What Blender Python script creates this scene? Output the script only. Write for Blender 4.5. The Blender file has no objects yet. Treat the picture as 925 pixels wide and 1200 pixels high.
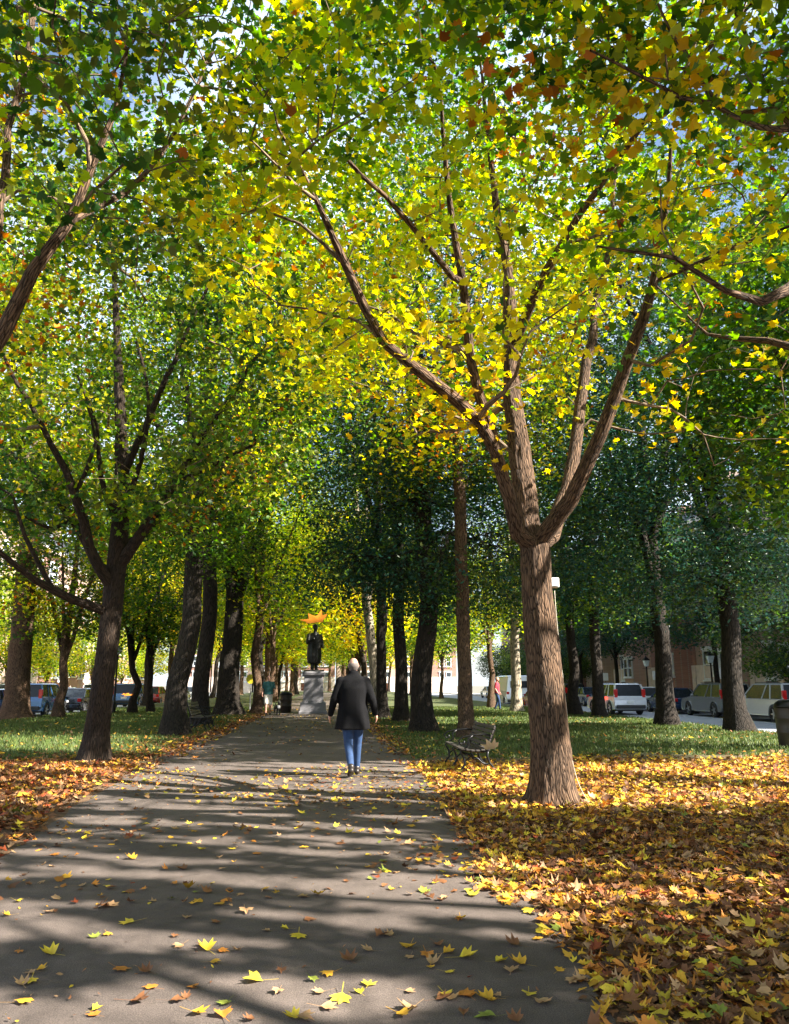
import bpy, math, random
import numpy as np
from mathutils import Vector, Matrix
sc = bpy.context.scene
col = sc.collection
# ---------------------------------------------------------------- camera
F, EYE, HOR = 900.0, 1.35, 802.0          # focal length in photo pixels, eye height, horizon row
PITCH = math.atan((HOR-600)/F); YAW = math.atan(82/F*math.cos(PITCH))
cam_d = bpy.data.cameras.new('camera'); cam = bpy.data.objects.new('camera', cam_d); col.objects.link(cam)
cam_d.sensor_fit = 'VERTICAL'; cam_d.sensor_height = 36; cam_d.sensor_width = 27.75; cam_d.lens = F/1200*36
cam_d.clip_start = 0.05; cam_d.clip_end = 3000
cam.location = (0, 0, EYE); cam.rotation_euler = (math.pi/2+PITCH, 0, -YAW)
sc.camera = cam
# ---------------------------------------------------------------- light
SUN_EL, SUN_AZ = math.radians(37), math.radians(114)     # azimuth clockwise from +Y
SUN = np.array([math.cos(SUN_EL)*math.sin(SUN_AZ), math.cos(SUN_EL)*math.cos(SUN_AZ), math.sin(SUN_EL)])
w = bpy.data.worlds.new("World"); sc.world = w; w.use_nodes = True
nt = w.node_tree; sky = nt.nodes.new('ShaderNodeTexSky'); sky.sky_type = 'NISHITA'; sky.sun_disc = False
sky.sun_elevation = SUN_EL; sky.sun_rotation = SUN_AZ; sky.air_density = 1.0; sky.dust_density = 1.2; sky.ozone_density = 1.0
bg = nt.nodes['Background']; bg.inputs[1].default_value = 0.055
tc = nt.nodes.new('ShaderNodeTexCoord'); cn = nt.nodes.new('ShaderNodeTexNoise'); cn.inputs['Scale'].default_value = 2.6; cn.inputs['Detail'].default_value = 7
nt.links.new(tc.outputs['Generated'], cn.inputs['Vector']); cr = nt.nodes.new('ShaderNodeValToRGB'); cr.color_ramp.elements[0].position = .4; cr.color_ramp.elements[1].position = .62
nt.links.new(cn.outputs['Fac'], cr.inputs[0]); cm = nt.nodes.new('ShaderNodeMix'); cm.data_type = 'RGBA'; cm.inputs[7].default_value = (6.5, 7.6, 9.2, 1)
nt.links.new(cr.outputs[0], cm.inputs[0]); nt.links.new(sky.outputs[0], cm.inputs[6]); nt.links.new(cm.outputs[2], bg.inputs[0])
sd = bpy.data.lights.new('sun', 'SUN'); sd.energy = 5.0; sd.angle = math.radians(0.5); sd.color = (1, .93, .82)
so = bpy.data.objects.new('sun', sd); col.objects.link(so)
so.rotation_euler = Vector(SUN).to_track_quat('Z', 'Y').to_euler(); so.location = (20, -5, 30)
sc.view_settings.view_transform = 'Standard'; sc.view_settings.look = 'None'
sc.view_settings.exposure = 2.4; sc.view_settings.gamma = 1; sc.view_settings.use_curve_mapping = False
sc.cycles.max_bounces = 7; sc.cycles.diffuse_bounces = 3; sc.cycles.transmission_bounces = 4; sc.cycles.glossy_bounces = 2
sc.cycles.use_denoising = True
sc.cycles.sample_clamp_indirect = 6
# ---------------------------------------------------------------- helpers
RNG = np.random.default_rng(7); random.seed(7)
def ray(px, py):
    x = (px-462.5)/F; y = (600-py)/F
    d = (x, math.cos(PITCH)-y*math.sin(PITCH), math.sin(PITCH)+y*math.cos(PITCH))
    c, s = math.cos(YAW), math.sin(YAW)
    return np.array([d[0]*c+d[1]*s, -d[0]*s+d[1]*c, d[2]])
def at(px, py, z=0.0):                    # ground point seen at a photo pixel (survey of the place)
    d = ray(px, py); t = (z-EYE)/d[2]; return np.array([d[0]*t, d[1]*t, z])
def atY(px, py, Y):                       # point at depth Y seen at a photo pixel
    d = ray(px, py); t = Y/d[1]; return np.array([d[0]*t, Y, EYE+d[2]*t])
def hash3(ix, iy, iz, s=0):
    h = (ix.astype(np.int64)*374761393 + iy.astype(np.int64)*668265263 + iz.astype(np.int64)*2147483647 + s*974634777) & 0xffffffff
    h = ((h ^ (h >> 13))*1274126177) & 0xffffffff
    h = ((h ^ (h >> 16))*2246822519) & 0xffffffff
    return ((h ^ (h >> 15)) & 0xffffff)/float(0xffffff)
def vn(p, s=0):                           # value noise 0..1, p (N,3)
    p = np.asarray(p, float); i = np.floor(p).astype(np.int64); f = p-i; f = f*f*(3-2*f)
    r = 0
    for dx in (0, 1):
        for dy in (0, 1):
            for dz in (0, 1):
                wgt = (f[:,0] if dx else 1-f[:,0])*(f[:,1] if dy else 1-f[:,1])*(f[:,2] if dz else 1-f[:,2])
                r = r + wgt*hash3(i[:,0]+dx, i[:,1]+dy, i[:,2]+dz, s)
    return r
def fbm(p, s=0, o=3):
    r = 0; a = .5; t = 0
    for k in range(o): r = r+a*vn(p*(2**k), s+k); t += a; a *= .5
    return r/t
def tag(o, label=None, cat=None, group=None, kind=None):
    if label: o['label'] = label
    if cat: o['category'] = cat
    if group: o['group'] = group
    if kind: o['kind'] = kind
    return o
def empty(name, loc=(0,0,0), rz=0, label=None, cat=None, group=None):
    o = bpy.data.objects.new(name, None); col.objects.link(o); o.location = loc; o.rotation_euler = (0,0,rz)
    o.empty_display_size = .2
    return tag(o, label, cat, group)
def copy_tree(o, parent=None):
    c = o.copy(); col.objects.link(c)
    if parent is not None: c.parent = parent
    for ch in [x for x in KIDS.get(o.name, [])]:
        n = copy_tree(ch, c); KIDS.setdefault(c.name, []).append(n)
    return c
KIDS = {}
def link(name, me, mats, parent=None, smooth=False):
    o = bpy.data.objects.new(name, me); col.objects.link(o)
    for m in (mats if isinstance(mats, (list, tuple)) else [mats]): me.materials.append(m)
    if parent is not None:
        o.parent = parent; KIDS.setdefault(parent.name, []).append(o)
    if smooth: me.polygons.foreach_set('use_smooth', np.ones(len(me.polygons), bool))
    return o
def np_mesh(name, verts, faces_flat, sizes, attrs=None, matidx=None):
    me = bpy.data.meshes.new(name); nv = len(verts); nf = len(sizes)
    me.vertices.add(nv); me.vertices.foreach_set('co', np.asarray(verts, np.float32).ravel())
    me.loops.add(len(faces_flat)); me.loops.foreach_set('vertex_index', np.asarray(faces_flat, np.int32))
    me.polygons.add(nf); st = np.concatenate([[0], np.cumsum(sizes)[:-1]]).astype(np.int32)
    me.polygons.foreach_set('loop_start', st); me.polygons.foreach_set('loop_total', np.asarray(sizes, np.int32))
    if matidx is not None: me.polygons.foreach_set('material_index', np.asarray(matidx, np.int32))
    me.update(calc_edges=True)
    for k, v in (attrs or {}).items():
        if v.shape[1] == 4:
            a = me.attributes.new(k, 'FLOAT_COLOR', 'POINT'); a.data.foreach_set('color', np.asarray(v, np.float32).ravel())
        else:
            a = me.attributes.new(k, 'FLOAT_VECTOR', 'POINT'); a.data.foreach_set('vector', np.asarray(v, np.float32).ravel())
    return me
class MB:                                  # small mesh builder
    def __init__(s): s.v = []; s.f = []; s.m = []
    def add(s, vs, fs, mi=0):
        b = len(s.v); s.v += [tuple(map(float, v)) for v in vs]; s.f += [tuple(b+i for i in f) for f in fs]; s.m += [mi]*len(fs); return s
    def box(s, c, d, mi=0, rz=0, rx=0, ry=0):
        x, y, z = d[0]/2, d[1]/2, d[2]/2
        M = Matrix.Rotation(rz, 3, 'Z') @ Matrix.Rotation(ry, 3, 'Y') @ Matrix.Rotation(rx, 3, 'X')
        vs = [Vector(c)+M@Vector((a*x, b*y, e*z)) for e in (-1, 1) for a, b in ((-1,-1),(1,-1),(1,1),(-1,1))]
        return s.add(vs, [(3,2,1,0),(4,5,6,7),(0,1,5,4),(1,2,6,5),(2,3,7,6),(3,0,4,7)], mi)
    def tube(s, pts, rad, n=8, cap=True, mi=0, sx=1.0):
        pts = [Vector(p) for p in pts]; rad = rad if isinstance(rad, (list, tuple)) else [rad]*len(pts)
        rings = []; ref = None
        for i, p in enumerate(pts):
            t = (pts[min(i+1, len(pts)-1)]-pts[max(i-1, 0)]).normalized()
            if ref is None: ref = t.cross(Vector((0,1,0)) if abs(t.y) < .9 else Vector((1,0,0))).normalized()
            u = (ref-t*ref.dot(t)).normalized(); ref = u; v = t.cross(u)
            rings.append([p+(u*math.cos(a)+v*math.sin(a)*sx)*rad[i] for a in [2*math.pi*k/n for k in range(n)]])
        vs = [q for r in rings for q in r]; fs = []
        for i in range(len(pts)-1):
            for k in range(n): fs.append((i*n+k, i*n+(k+1)%n, (i+1)*n+(k+1)%n, (i+1)*n+k))
        if cap: fs.append(tuple(range(n-1, -1, -1))); fs.append(tuple((len(pts)-1)*n+k for k in range(n)))
        return s.add(vs, fs, mi)
    def loft(s, rings, cap=True, mi=0):
        n = len(rings[0]); vs = [q for r in rings for q in r]; fs = []
        for i in range(len(rings)-1):
            for k in range(n): fs.append((i*n+k, i*n+(k+1)%n, (i+1)*n+(k+1)%n, (i+1)*n+k))
        if cap: fs.append(tuple(range(n-1, -1, -1))); fs.append(tuple((len(rings)-1)*n+k for k in range(n)))
        return s.add(vs, fs, mi)
    def capsule(s, a, b, ra, rb, n=12, sx=1.0):
        a, b = Vector(a), Vector(b); d = (b-a).normalized(); pts = []; rad = []
        for k in range(4):
            t = math.pi/2*(k+.15)/4; pts.append(a-d*ra*math.cos(t)); rad.append(ra*math.sin(t))
        pts.append(a); rad.append(ra); pts.append(b); rad.append(rb)
        for k in range(3, -1, -1):
            t = math.pi/2*(k+.15)/4; pts.append(b+d*rb*math.cos(t)); rad.append(rb*math.sin(t))
        return s.tube(pts, rad, n, sx=sx)
    def ball(s, c, r, n=14):
        r = (r,)*3 if not isinstance(r, tuple) else r; rings = []
        for i in range(1, 9):
            t = math.pi*i/9; rings.append([(c[0]+r[0]*math.sin(t)*math.cos(a), c[1]+r[1]*math.sin(t)*math.sin(a), c[2]-r[2]*math.cos(t)) for a in [2*math.pi*k/n for k in range(n)]])
        return s.loft(rings)
    def build(s, name, mats, parent=None, smooth=False, bevel=0, remesh=0, segs=1):
        me = bpy.data.meshes.new(name); me.from_pydata(s.v, [], s.f)
        if isinstance(mats, (list, tuple)): me.polygons.foreach_set('material_index', s.m)
        me.update(); o = link(name, me, mats, parent, smooth)
        if remesh:
            m = o.modifiers.new('r', 'REMESH'); m.mode = 'VOXEL'; m.voxel_size = remesh; m.use_smooth_shade = True
            q = o.modifiers.new('s', 'SMOOTH'); q.factor = .5; q.iterations = 4
        if bevel:
            m = o.modifiers.new('b', 'BEVEL'); m.width = bevel; m.segments = segs; m.limit_method = 'ANGLE'
        return o
# ---------------------------------------------------------------- materials
def mat(name, color=(.5,.5,.5), rough=.6, metal=0, var=.15, scale=8, bump=0, bscale=40, spec=.5, emit=0, coat=0, stretch=(1,1,1)):
    m = bpy.data.materials.new(name); m.use_nodes = True; t = m.node_tree; b = t.nodes['Principled BSDF']
    b.inputs['Roughness'].default_value = rough; b.inputs['Metallic'].default_value = metal
    b.inputs['Specular IOR Level'].default_value = spec; b.inputs['Coat Weight'].default_value = coat
    co = t.nodes.new('ShaderNodeTexCoord'); mp = t.nodes.new('ShaderNodeMapping'); mp.inputs['Scale'].default_value = stretch
    t.links.new(co.outputs['Object'], mp.inputs[0])
    n = t.nodes.new('ShaderNodeTexNoise'); n.inputs['Scale'].default_value = scale; n.inputs['Detail'].default_value = 4
    t.links.new(mp.outputs[0], n.inputs['Vector'])
    r = t.nodes.new('ShaderNodeValToRGB'); r.color_ramp.elements[0].position = .3; r.color_ramp.elements[1].position = .7
    r.color_ramp.elements[0].color = tuple(c*(1-var) for c in color)+(1,); r.color_ramp.elements[1].color = tuple(min(1, c*(1+var)) for c in color)+(1,)
    t.links.new(n.outputs['Fac'], r.inputs[0]); t.links.new(r.outputs[0], b.inputs['Base Color'])
    if bump:
        n2 = t.nodes.new('ShaderNodeTexNoise'); n2.inputs['Scale'].default_value = bscale; n2.inputs['Detail'].default_value = 5
        t.links.new(mp.outputs[0], n2.inputs['Vector'])
        bp = t.nodes.new('ShaderNodeBump'); bp.inputs['Strength'].default_value = bump; bp.inputs['Distance'].default_value = .02
        t.links.new(n2.outputs['Fac'], bp.inputs['Height']); t.links.new(bp.outputs[0], b.inputs['Normal'])
    if emit:
        b.inputs['Emission Color'].default_value = tuple(color)+(1,); b.inputs['Emission Strength'].default_value = emit
    return m
def leaf_mat(name, trans=.45, rough=.5, sat=1.0, tb=1.6):
    m = bpy.data.materials.new(name); m.use_nodes = True; t = m.node_tree; b = t.nodes['Principled BSDF']; out = t.nodes['Material Output']
    a = t.nodes.new('ShaderNodeAttribute'); a.attribute_name = 'tint'
    t.links.new(a.outputs['Color'], b.inputs['Base Color']); b.inputs['Roughness'].default_value = rough; b.inputs['Specular IOR Level'].default_value = .35
    tr = t.nodes.new('ShaderNodeBsdfTranslucent'); hs = t.nodes.new('ShaderNodeHueSaturation')
    hs.inputs['Value'].default_value = tb; hs.inputs['Saturation'].default_value = sat; hs.inputs['Hue'].default_value = .501
    t.links.new(a.outputs['Color'], hs.inputs['Color']); t.links.new(hs.outputs[0], tr.inputs[0])
    mx = t.nodes.new('ShaderNodeMixShader'); mx.inputs[0].default_value = trans
    t.links.new(b.outputs[0], mx.inputs[1]); t.links.new(tr.outputs[0], mx.inputs[2]); t.links.new(mx.outputs[0], out.inputs[0])
    return m
def bark_mat(name, dark, light, sc_=18, dist=.02, strength=.9):
    m = bpy.data.materials.new(name); m.use_nodes = True; t = m.node_tree; b = t.nodes['Principled BSDF']
    b.inputs['Roughness'].default_value = .88; b.inputs['Specular IOR Level'].default_value = .25
    a = t.nodes.new('ShaderNodeAttribute'); a.attribute_name = 'bco'
    mp = t.nodes.new('ShaderNodeMapping'); mp.inputs['Scale'].default_value = (1, 1, .13); t.links.new(a.outputs['Vector'], mp.inputs[0])
    nz = t.nodes.new('ShaderNodeTexNoise'); nz.inputs['Scale'].default_value = sc_*.35; nz.inputs['Detail'].default_value = 3; t.links.new(mp.outputs[0], nz.inputs['Vector'])
    ad = t.nodes.new('ShaderNodeMix'); ad.data_type = 'VECTOR'; ad.inputs[0].default_value = .06
    t.links.new(mp.outputs[0], ad.inputs[4]); t.links.new(nz.outputs['Color'], ad.inputs[5])
    vo = t.nodes.new('ShaderNodeTexVoronoi'); vo.feature = 'DISTANCE_TO_EDGE'; vo.inputs['Scale'].default_value = sc_*1.5; t.links.new(ad.outputs[1], vo.inputs['Vector'])
    n2 = t.nodes.new('ShaderNodeTexNoise'); n2.inputs['Scale'].default_value = sc_*3; n2.inputs['Detail'].default_value = 6; n2.inputs['Roughness'].default_value = .65; t.links.new(mp.outputs[0], n2.inputs['Vector'])
    mr = t.nodes.new('ShaderNodeMapRange'); mr.inputs[2].default_value = .25; t.links.new(vo.outputs['Distance'], mr.inputs[0])
    mu = t.nodes.new('ShaderNodeMath'); mu.operation = 'MULTIPLY_ADD'; mu.inputs[1].default_value = .5; t.links.new(n2.outputs['Fac'], mu.inputs[0]); t.links.new(mr.outputs[0], mu.inputs[2])
    r = t.nodes.new('ShaderNodeValToRGB'); r.color_ramp.elements[0].position = .25; r.color_ramp.elements[1].position = .95
    r.color_ramp.elements[0].color = dark+(1,); r.color_ramp.elements[1].color = light+(1,); t.links.new(mu.outputs[0], r.inputs[0])
    n3 = t.nodes.new('ShaderNodeTexNoise'); n3.inputs['Scale'].default_value = 2.2; n3.inputs['Detail'].default_value = 4; t.links.new(a.outputs['Vector'], n3.inputs['Vector'])
    r3 = t.nodes.new('ShaderNodeValToRGB'); r3.color_ramp.elements[0].position = .35; r3.color_ramp.elements[1].position = .7
    r3.color_ramp.elements[0].color = (.75,.75,.72,1); r3.color_ramp.elements[1].color = (1.15,1.1,1.0,1); t.links.new(n3.outputs['Fac'], r3.inputs[0])
    mm = t.nodes.new('ShaderNodeMix'); mm.data_type = 'RGBA'; mm.blend_type = 'MULTIPLY'; mm.inputs[0].default_value = 1
    t.links.new(r.outputs[0], mm.inputs[6]); t.links.new(r3.outputs[0], mm.inputs[7]); t.links.new(mm.outputs[2], b.inputs['Base Color'])
    bp = t.nodes.new('ShaderNodeBump'); bp.inputs['Strength'].default_value = strength; bp.inputs['Distance'].default_value = dist
    t.links.new(mu.outputs[0], bp.inputs['Height']); t.links.new(bp.outputs[0], b.inputs['Normal'])
    return m
M_LEAF = leaf_mat('leaf', .52, .42, 1.1, 2.1)
M_LEAF_DARK = leaf_mat('leaf_elm', .35, .4, 1.0, 1.4)
M_LITTER = leaf_mat('fallen_leaf', .12, .6, 1.0, 1.2)
M_GRASS = leaf_mat('grass', .3, .6, 1.0, 1.3)
M_BARK = bark_mat('bark_maple', (.016,.009,.005), (.15,.093,.06), 34, .016)
M_BARK_DARK = bark_mat('bark_elm', (.006,.005,.004), (.036,.028,.022), 20, .03)
M_TWIG = bark_mat('bark_twig', (.07,.05,.035), (.24,.18,.13), 30, .006)  # paler than the trunk bark: sunlight on fine twigs put into the colour
M_BARK_PALE = bark_mat('bark_pale', (.10,.08,.06), (.42,.36,.28), 14, .01)
# ---------------------------------------------------------------- chosen sun patches on the ground: leaves shading them are left out
K = .9
def lit_prob(x, y):
    p = np.full(len(x), .06)
    def z(x0, x1, y0, y1, v): p[(x > x0) & (x < x1) & (y > y0*K) & (y < y1*K)] = v
    z(-14, 14, 16.5, 30, .05); z(3, 14, 30, 36, .85); z(-14, 3, 33, 46, .3); z(-40, 40, 46, 200, .35)
    z(-3.6, 2.0, 11.2, 16.0, .68); z(1.8, 11, 9.6, 14.6, .92); z(-14, -3, 9.5, 16.5, .5)
    z(-3, 1.4, 6.9, 11.2, .42); z(-2.6, 1.6, 4.95, 6.9, .6); z(1.4, 3.6, 5.1, 6.1, .7); z(-3, .5, 3.3, 4.5, .8); z(1.6, 6, 6.1, 8.6, .06)
    return p
def sun_gap(P):
    G = P - SUN[None, :]*(P[:, 2:3]/SUN[2])
    fy = np.interp(G[:,1], [4, 7, 11], [2.2, 2.9, 3.6]); q = np.stack([G[:,0]*.95, (G[:,1]+G[:,0]*.45)*fy, G[:,0]*0], 1)
    n = vn(q, 50)*.62+vn(q*2.3, 51)*.38
    n = np.clip((n-.5)*1.5+.5, 0, 1)
    return (n < lit_prob(G[:,0], G[:,1])) & (P[:,2] > .5)
TUBES = []                                  # (point, radius): crowns are cleared sunward of these, to light them
def in_tube(P, grow=0):
    m = np.zeros(len(P), bool)
    for c, r in TUBES:
        d = P-np.asarray(c)[None, :]; t = d@SUN; perp = d-t[:, None]*SUN[None, :]
        m |= (t > .35) & ((perp**2).sum(1) < (r+grow)**2)
    return m
# ---------------------------------------------------------------- leaves
def outline(lobes):
    return np.array([(r*math.cos(math.radians(a)), r*math.sin(math.radians(a)), 0) for a, r in lobes])
MAPLE = outline([(90,1.0),(79,.70),(67,.60),(49,.98),(34,.60),(14,.72),(-10,.50),(-58,.34),(-90,.46),(-122,.34),(190,.50),(166,.72),(146,.60),(131,.98),(113,.60),(101,.70)])*.5
MAPLE_S = outline([(90,1.0),(68,.58),(45,.95),(20,.58),(0,.72),(-60,.36),(-120,.36),(180,.72),(160,.58),(135,.95),(112,.58)])*.5
SPRAY = outline([(90,1.0),(55,.45),(10,.8),(-35,.4),(-80,.7),(-130,.45),(185,.9),(135,.4)])*.55
OVAL = outline([(90,1.0),(45,.5),(-20,.45),(-90,.9),(200,.45),(135,.5)])*.5
def leaf_cloud(P, N, size, tints, tpl, rng, cup=.22, jitter=.25):
    n = len(P); k = len(tpl)
    ang = rng.uniform(0, 2*np.pi, n); N = N/np.linalg.norm(N, axis=1, keepdims=True)
    ref = np.where(np.abs(N[:, 2:3]) < .9, np.array([[0, 0, 1.]]), np.array([[1., 0, 0]]))
    U = np.cross(ref, N); U /= np.linalg.norm(U, axis=1, keepdims=True); V = np.cross(N, U)
    U2 = U*np.cos(ang)[:, None]+V*np.sin(ang)[:, None]; V2 = np.cross(N, U2)
    sz = size*rng.uniform(.65, 1.2, n)
    T = np.tile(tpl[None], (n, 1, 1)); T = T*(1+jitter*rng.uniform(-1, 1, (n, k, 1)))
    r2 = (T[:, :, 0]**2+T[:, :, 1]**2)
    cu = rng.uniform(-cup, cup*1.6, n)[:, None]; tw = rng.uniform(-cup, cup, n)[:, None]*2
    Z = cu*r2*3+tw*T[:, :, 0]*T[:, :, 1]*2+np.abs(T[:, :, 0])*rng.uniform(-.3, .5, n)[:, None]*(cup*3)
    W = P[:, None]+sz[:, None, None]*(T[:, :, 0:1]*U2[:, None]+T[:, :, 1:2]*V2[:, None]+Z[:, :, None]*N[:, None])
    C = P[:, None]
    verts = np.concatenate([C, W], 1).reshape(-1, 3)
    base = (np.arange(n)*(k+1))[:, None, None]
    tri = np.stack([np.zeros(k, int), 1+np.arange(k), 1+(np.arange(k)+1) % k], 1)[None]
    fc = (base+tri).reshape(-1)
    tn = np.repeat(tints, k+1, 0); tn = np.concatenate([tn, np.ones((len(tn), 1))], 1)
    return verts, fc, tn
def leaf_mesh(name, *a, **k):
    v, f, t = leaf_cloud(*a, **k); return np_mesh(name, v, f, np.full(len(f)//3, 3), {'tint': t})
def pal(*cw):
    cs = np.array([c for c, _ in cw]); ws = np.array([q for _, q in cw], float); return cs, ws/ws.sum()
GOLD, YEL, LIME, GRN, DKG, ORG, RUST, BLUG, OLV = (.48,.30,.01), (.50,.44,.02), (.27,.34,.018), (.075,.145,.013), (.022,.06,.012), (.30,.09,.01), (.20,.05,.01), (.02,.075,.052), (.085,.105,.015)
PAL = {'main': pal((GOLD, 1.0), (YEL, 4.2), (ORG, .12), (LIME, 4.2), (GRN, 5), (DKG, 1.6)),
       'green_gold': pal((DKG, 4.2), (OLV, 3.4), (GRN, 4.2), (LIME, 1.9), (YEL, 1.7), (ORG, .4)),
       'shade': pal((DKG, 3.5), (GRN, 4.5), (LIME, 2.4), (YEL, 1.0), (GOLD, .8), (ORG, .8), (RUST, .5)),
       'elm': pal((DKG, 3), (BLUG, 5), (GRN, 2.6), (OLV, .8)),
       'green': pal((GRN, 5), (DKG, 4.5), (OLV, 1.6), (LIME, 1.2)),
       'lime': pal((LIME, 5), (GRN, 3), (YEL, 2)),
       'yellow': pal((YEL, 6), (GOLD, 2), (LIME, 2))}
# ---------------------------------------------------------------- trees
def densify(pts, step, rng, wob):
    out = [np.array(pts[0], float)]
    P = [np.array(p, float) for p in pts]
    for i in range(len(P)-1):
        p0 = P[max(i-1, 0)]; p1 = P[i]; p2 = P[i+1]; p3 = P[min(i+2, len(P)-1)]
        n = max(1, int(np.linalg.norm(p2[:3]-p1[:3])/step))
        for k in range(1, n+1):
            t = k/n
            q = .5*((2*p1)+(-p0+p2)*t+(2*p0-5*p1+4*p2-p3)*t*t+(-p0+3*p1-3*p2+p3)*t**3)
            q[3] = p1[3]+(p2[3]-p1[3])*t; q[:3] += rng.normal(0, wob, 3); out.append(q)
    return out
def tube_np(P, R, k, V, Fc, B, bseed):
    n = len(P); T = np.gradient(P, axis=0); T /= np.linalg.norm(T, axis=1, keepdims=True)+1e-9
    ref = np.array([1., 0, 0]) if abs(T[0][0]) < .8 else np.array([0, 1., 0]); Us = []
    for t in T:
        u = ref-t*(ref@t); u /= np.linalg.norm(u)+1e-9; Us.append(u); ref = u
    U = np.array(Us); W = np.cross(T, U); a = np.linspace(0, 2*np.pi, k, endpoint=False)
    ring = P[:, None]+R[:, None, None]*(U[:, None]*np.cos(a)[None, :, None]+W[:, None]*np.sin(a)[None, :, None])
    L = np.concatenate([[0], np.cumsum(np.linalg.norm(np.diff(P, axis=0), axis=1))])
    b = np.stack([R[:, None]*np.cos(a)[None]+bseed, R[:, None]*np.sin(a)[None], np.repeat(L[:, None], k, 1)], 2)
    base = sum(len(x) for x in V); i = np.arange(n-1)[:, None]; j = np.arange(k)[None]
    q = np.stack([base+i*k+j, base+i*k+(j+1) % k, base+(i+1)*k+(j+1) % k, base+(i+1)*k+j], 2).reshape(-1)
    V.append(ring.reshape(-1, 3)); Fc.append(q); B.append(b.reshape(-1, 3))
def trunk_mesh(path, seed, rings_step=.03, k=150, ridge=.012, spacing=.05, flare=.5):
    P = np.array([p[:3] for p in path]); R = np.array([p[3] for p in path])
    L = np.concatenate([[0], np.cumsum(np.linalg.norm(np.diff(P, axis=0), axis=1))]); n = max(8, int(L[-1]/rings_step))
    l = np.linspace(0, L[-1], n); P = np.stack([np.interp(l, L, P[:, c]) for c in range(3)], 1); R = np.interp(l, L, R)
    for _ in range(6):                       # smooth the axis
        P[1:-1] = (P[:-2]+2*P[1:-1]+P[2:])/4
    a = np.linspace(0, 2*np.pi, k, endpoint=False); A, LL = np.meshgrid(a, l); RR = np.repeat(R[:, None], k, 1)
    q = np.stack([np.cos(A)*RR, np.sin(A)*RR, LL*1.0], 2).reshape(-1, 3)
    warp = (fbm(q*np.array([[3, 3, 2.2]]), seed, 2)-.5).reshape(A.shape)
    q2 = np.stack([np.cos(A+warp*.5)*RR/spacing, np.sin(A+warp*.5)*RR/spacing, LL*3.2], 2).reshape(-1, 3)
    rd = 1-np.abs(vn(q2, seed+5)*2-1); rd = rd.reshape(A.shape)**1.5
    rd2 = vn(q2*2.3*np.array([[1, 1, 1.6]]), seed+9).reshape(A.shape)
    big = (fbm(q*np.array([[4, 4, 1.5]]), seed+20, 2)-.5).reshape(A.shape)
    lob = np.cos(A*5+seed)*.5+np.cos(A*3+seed*2)*.35
    fl = np.exp(-LL/.15)*flare*(1+.85*lob)+np.exp(-LL/.6)*.10*(1+lob*.6)
    rk = np.random.default_rng(seed+3)
    for _ in range(9):
        ka, kz, kr = rk.uniform(0, 6.28), rk.uniform(.3, L[-1]*.95), rk.uniform(.05, .13); da = (A-ka+np.pi) % (2*np.pi)-np.pi
        dd = np.sqrt((da*RR)**2+((LL-kz)*.8)**2)/kr; big = big+rk.uniform(.3, .9)*np.exp(-dd**2)-.8*np.exp(-(dd/.35)**2)*(_ % 2)
    rad = RR*(1+fl)-ridge*rd*(1+.0*A)+ridge*.45*rd2+RR*big*.16
    X = P[:, 0:1]+np.cos(A)*rad; Y = P[:, 1:2]+np.sin(A)*rad; Z = P[:, 2:3]+0*A
    V = np.stack([X, Y, Z], 2).reshape(-1, 3)
    i = np.arange(n-1)[:, None]; j = np.arange(k)[None]
    f = np.stack([i*k+j, i*k+(j+1) % k, (i+1)*k+(j+1) % k, (i+1)*k+j], 2).reshape(-1)
    return np_mesh('trunk', V, f, np.full(len(f)//4, 4), {'bco': q})
def sample_crown(rng, ells, n, gap=.42, freq=.55, seed=0, zmin=2.5, shell=.35):
    out = []; tot = sum(e[3]*e[4]*e[5] for e in ells)
    for (cx, cy, cz, rx, ry, rz) in ells:
        m = int(n*rx*ry*rz/tot*2.6)+10
        d = rng.normal(size=(m, 3)); d /= np.linalg.norm(d, axis=1, keepdims=True); r = rng.uniform(shell**3, 1, m)**(1/3)
        p = d*r[:, None]*np.array([rx, ry, rz])+np.array([cx, cy, cz]); out.append(p)
    p = np.concatenate(out); p = p[p[:, 2] > zmin]; p = p[vn(p*freq, seed) > gap]; rng.shuffle(p); return p[:n]
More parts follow.
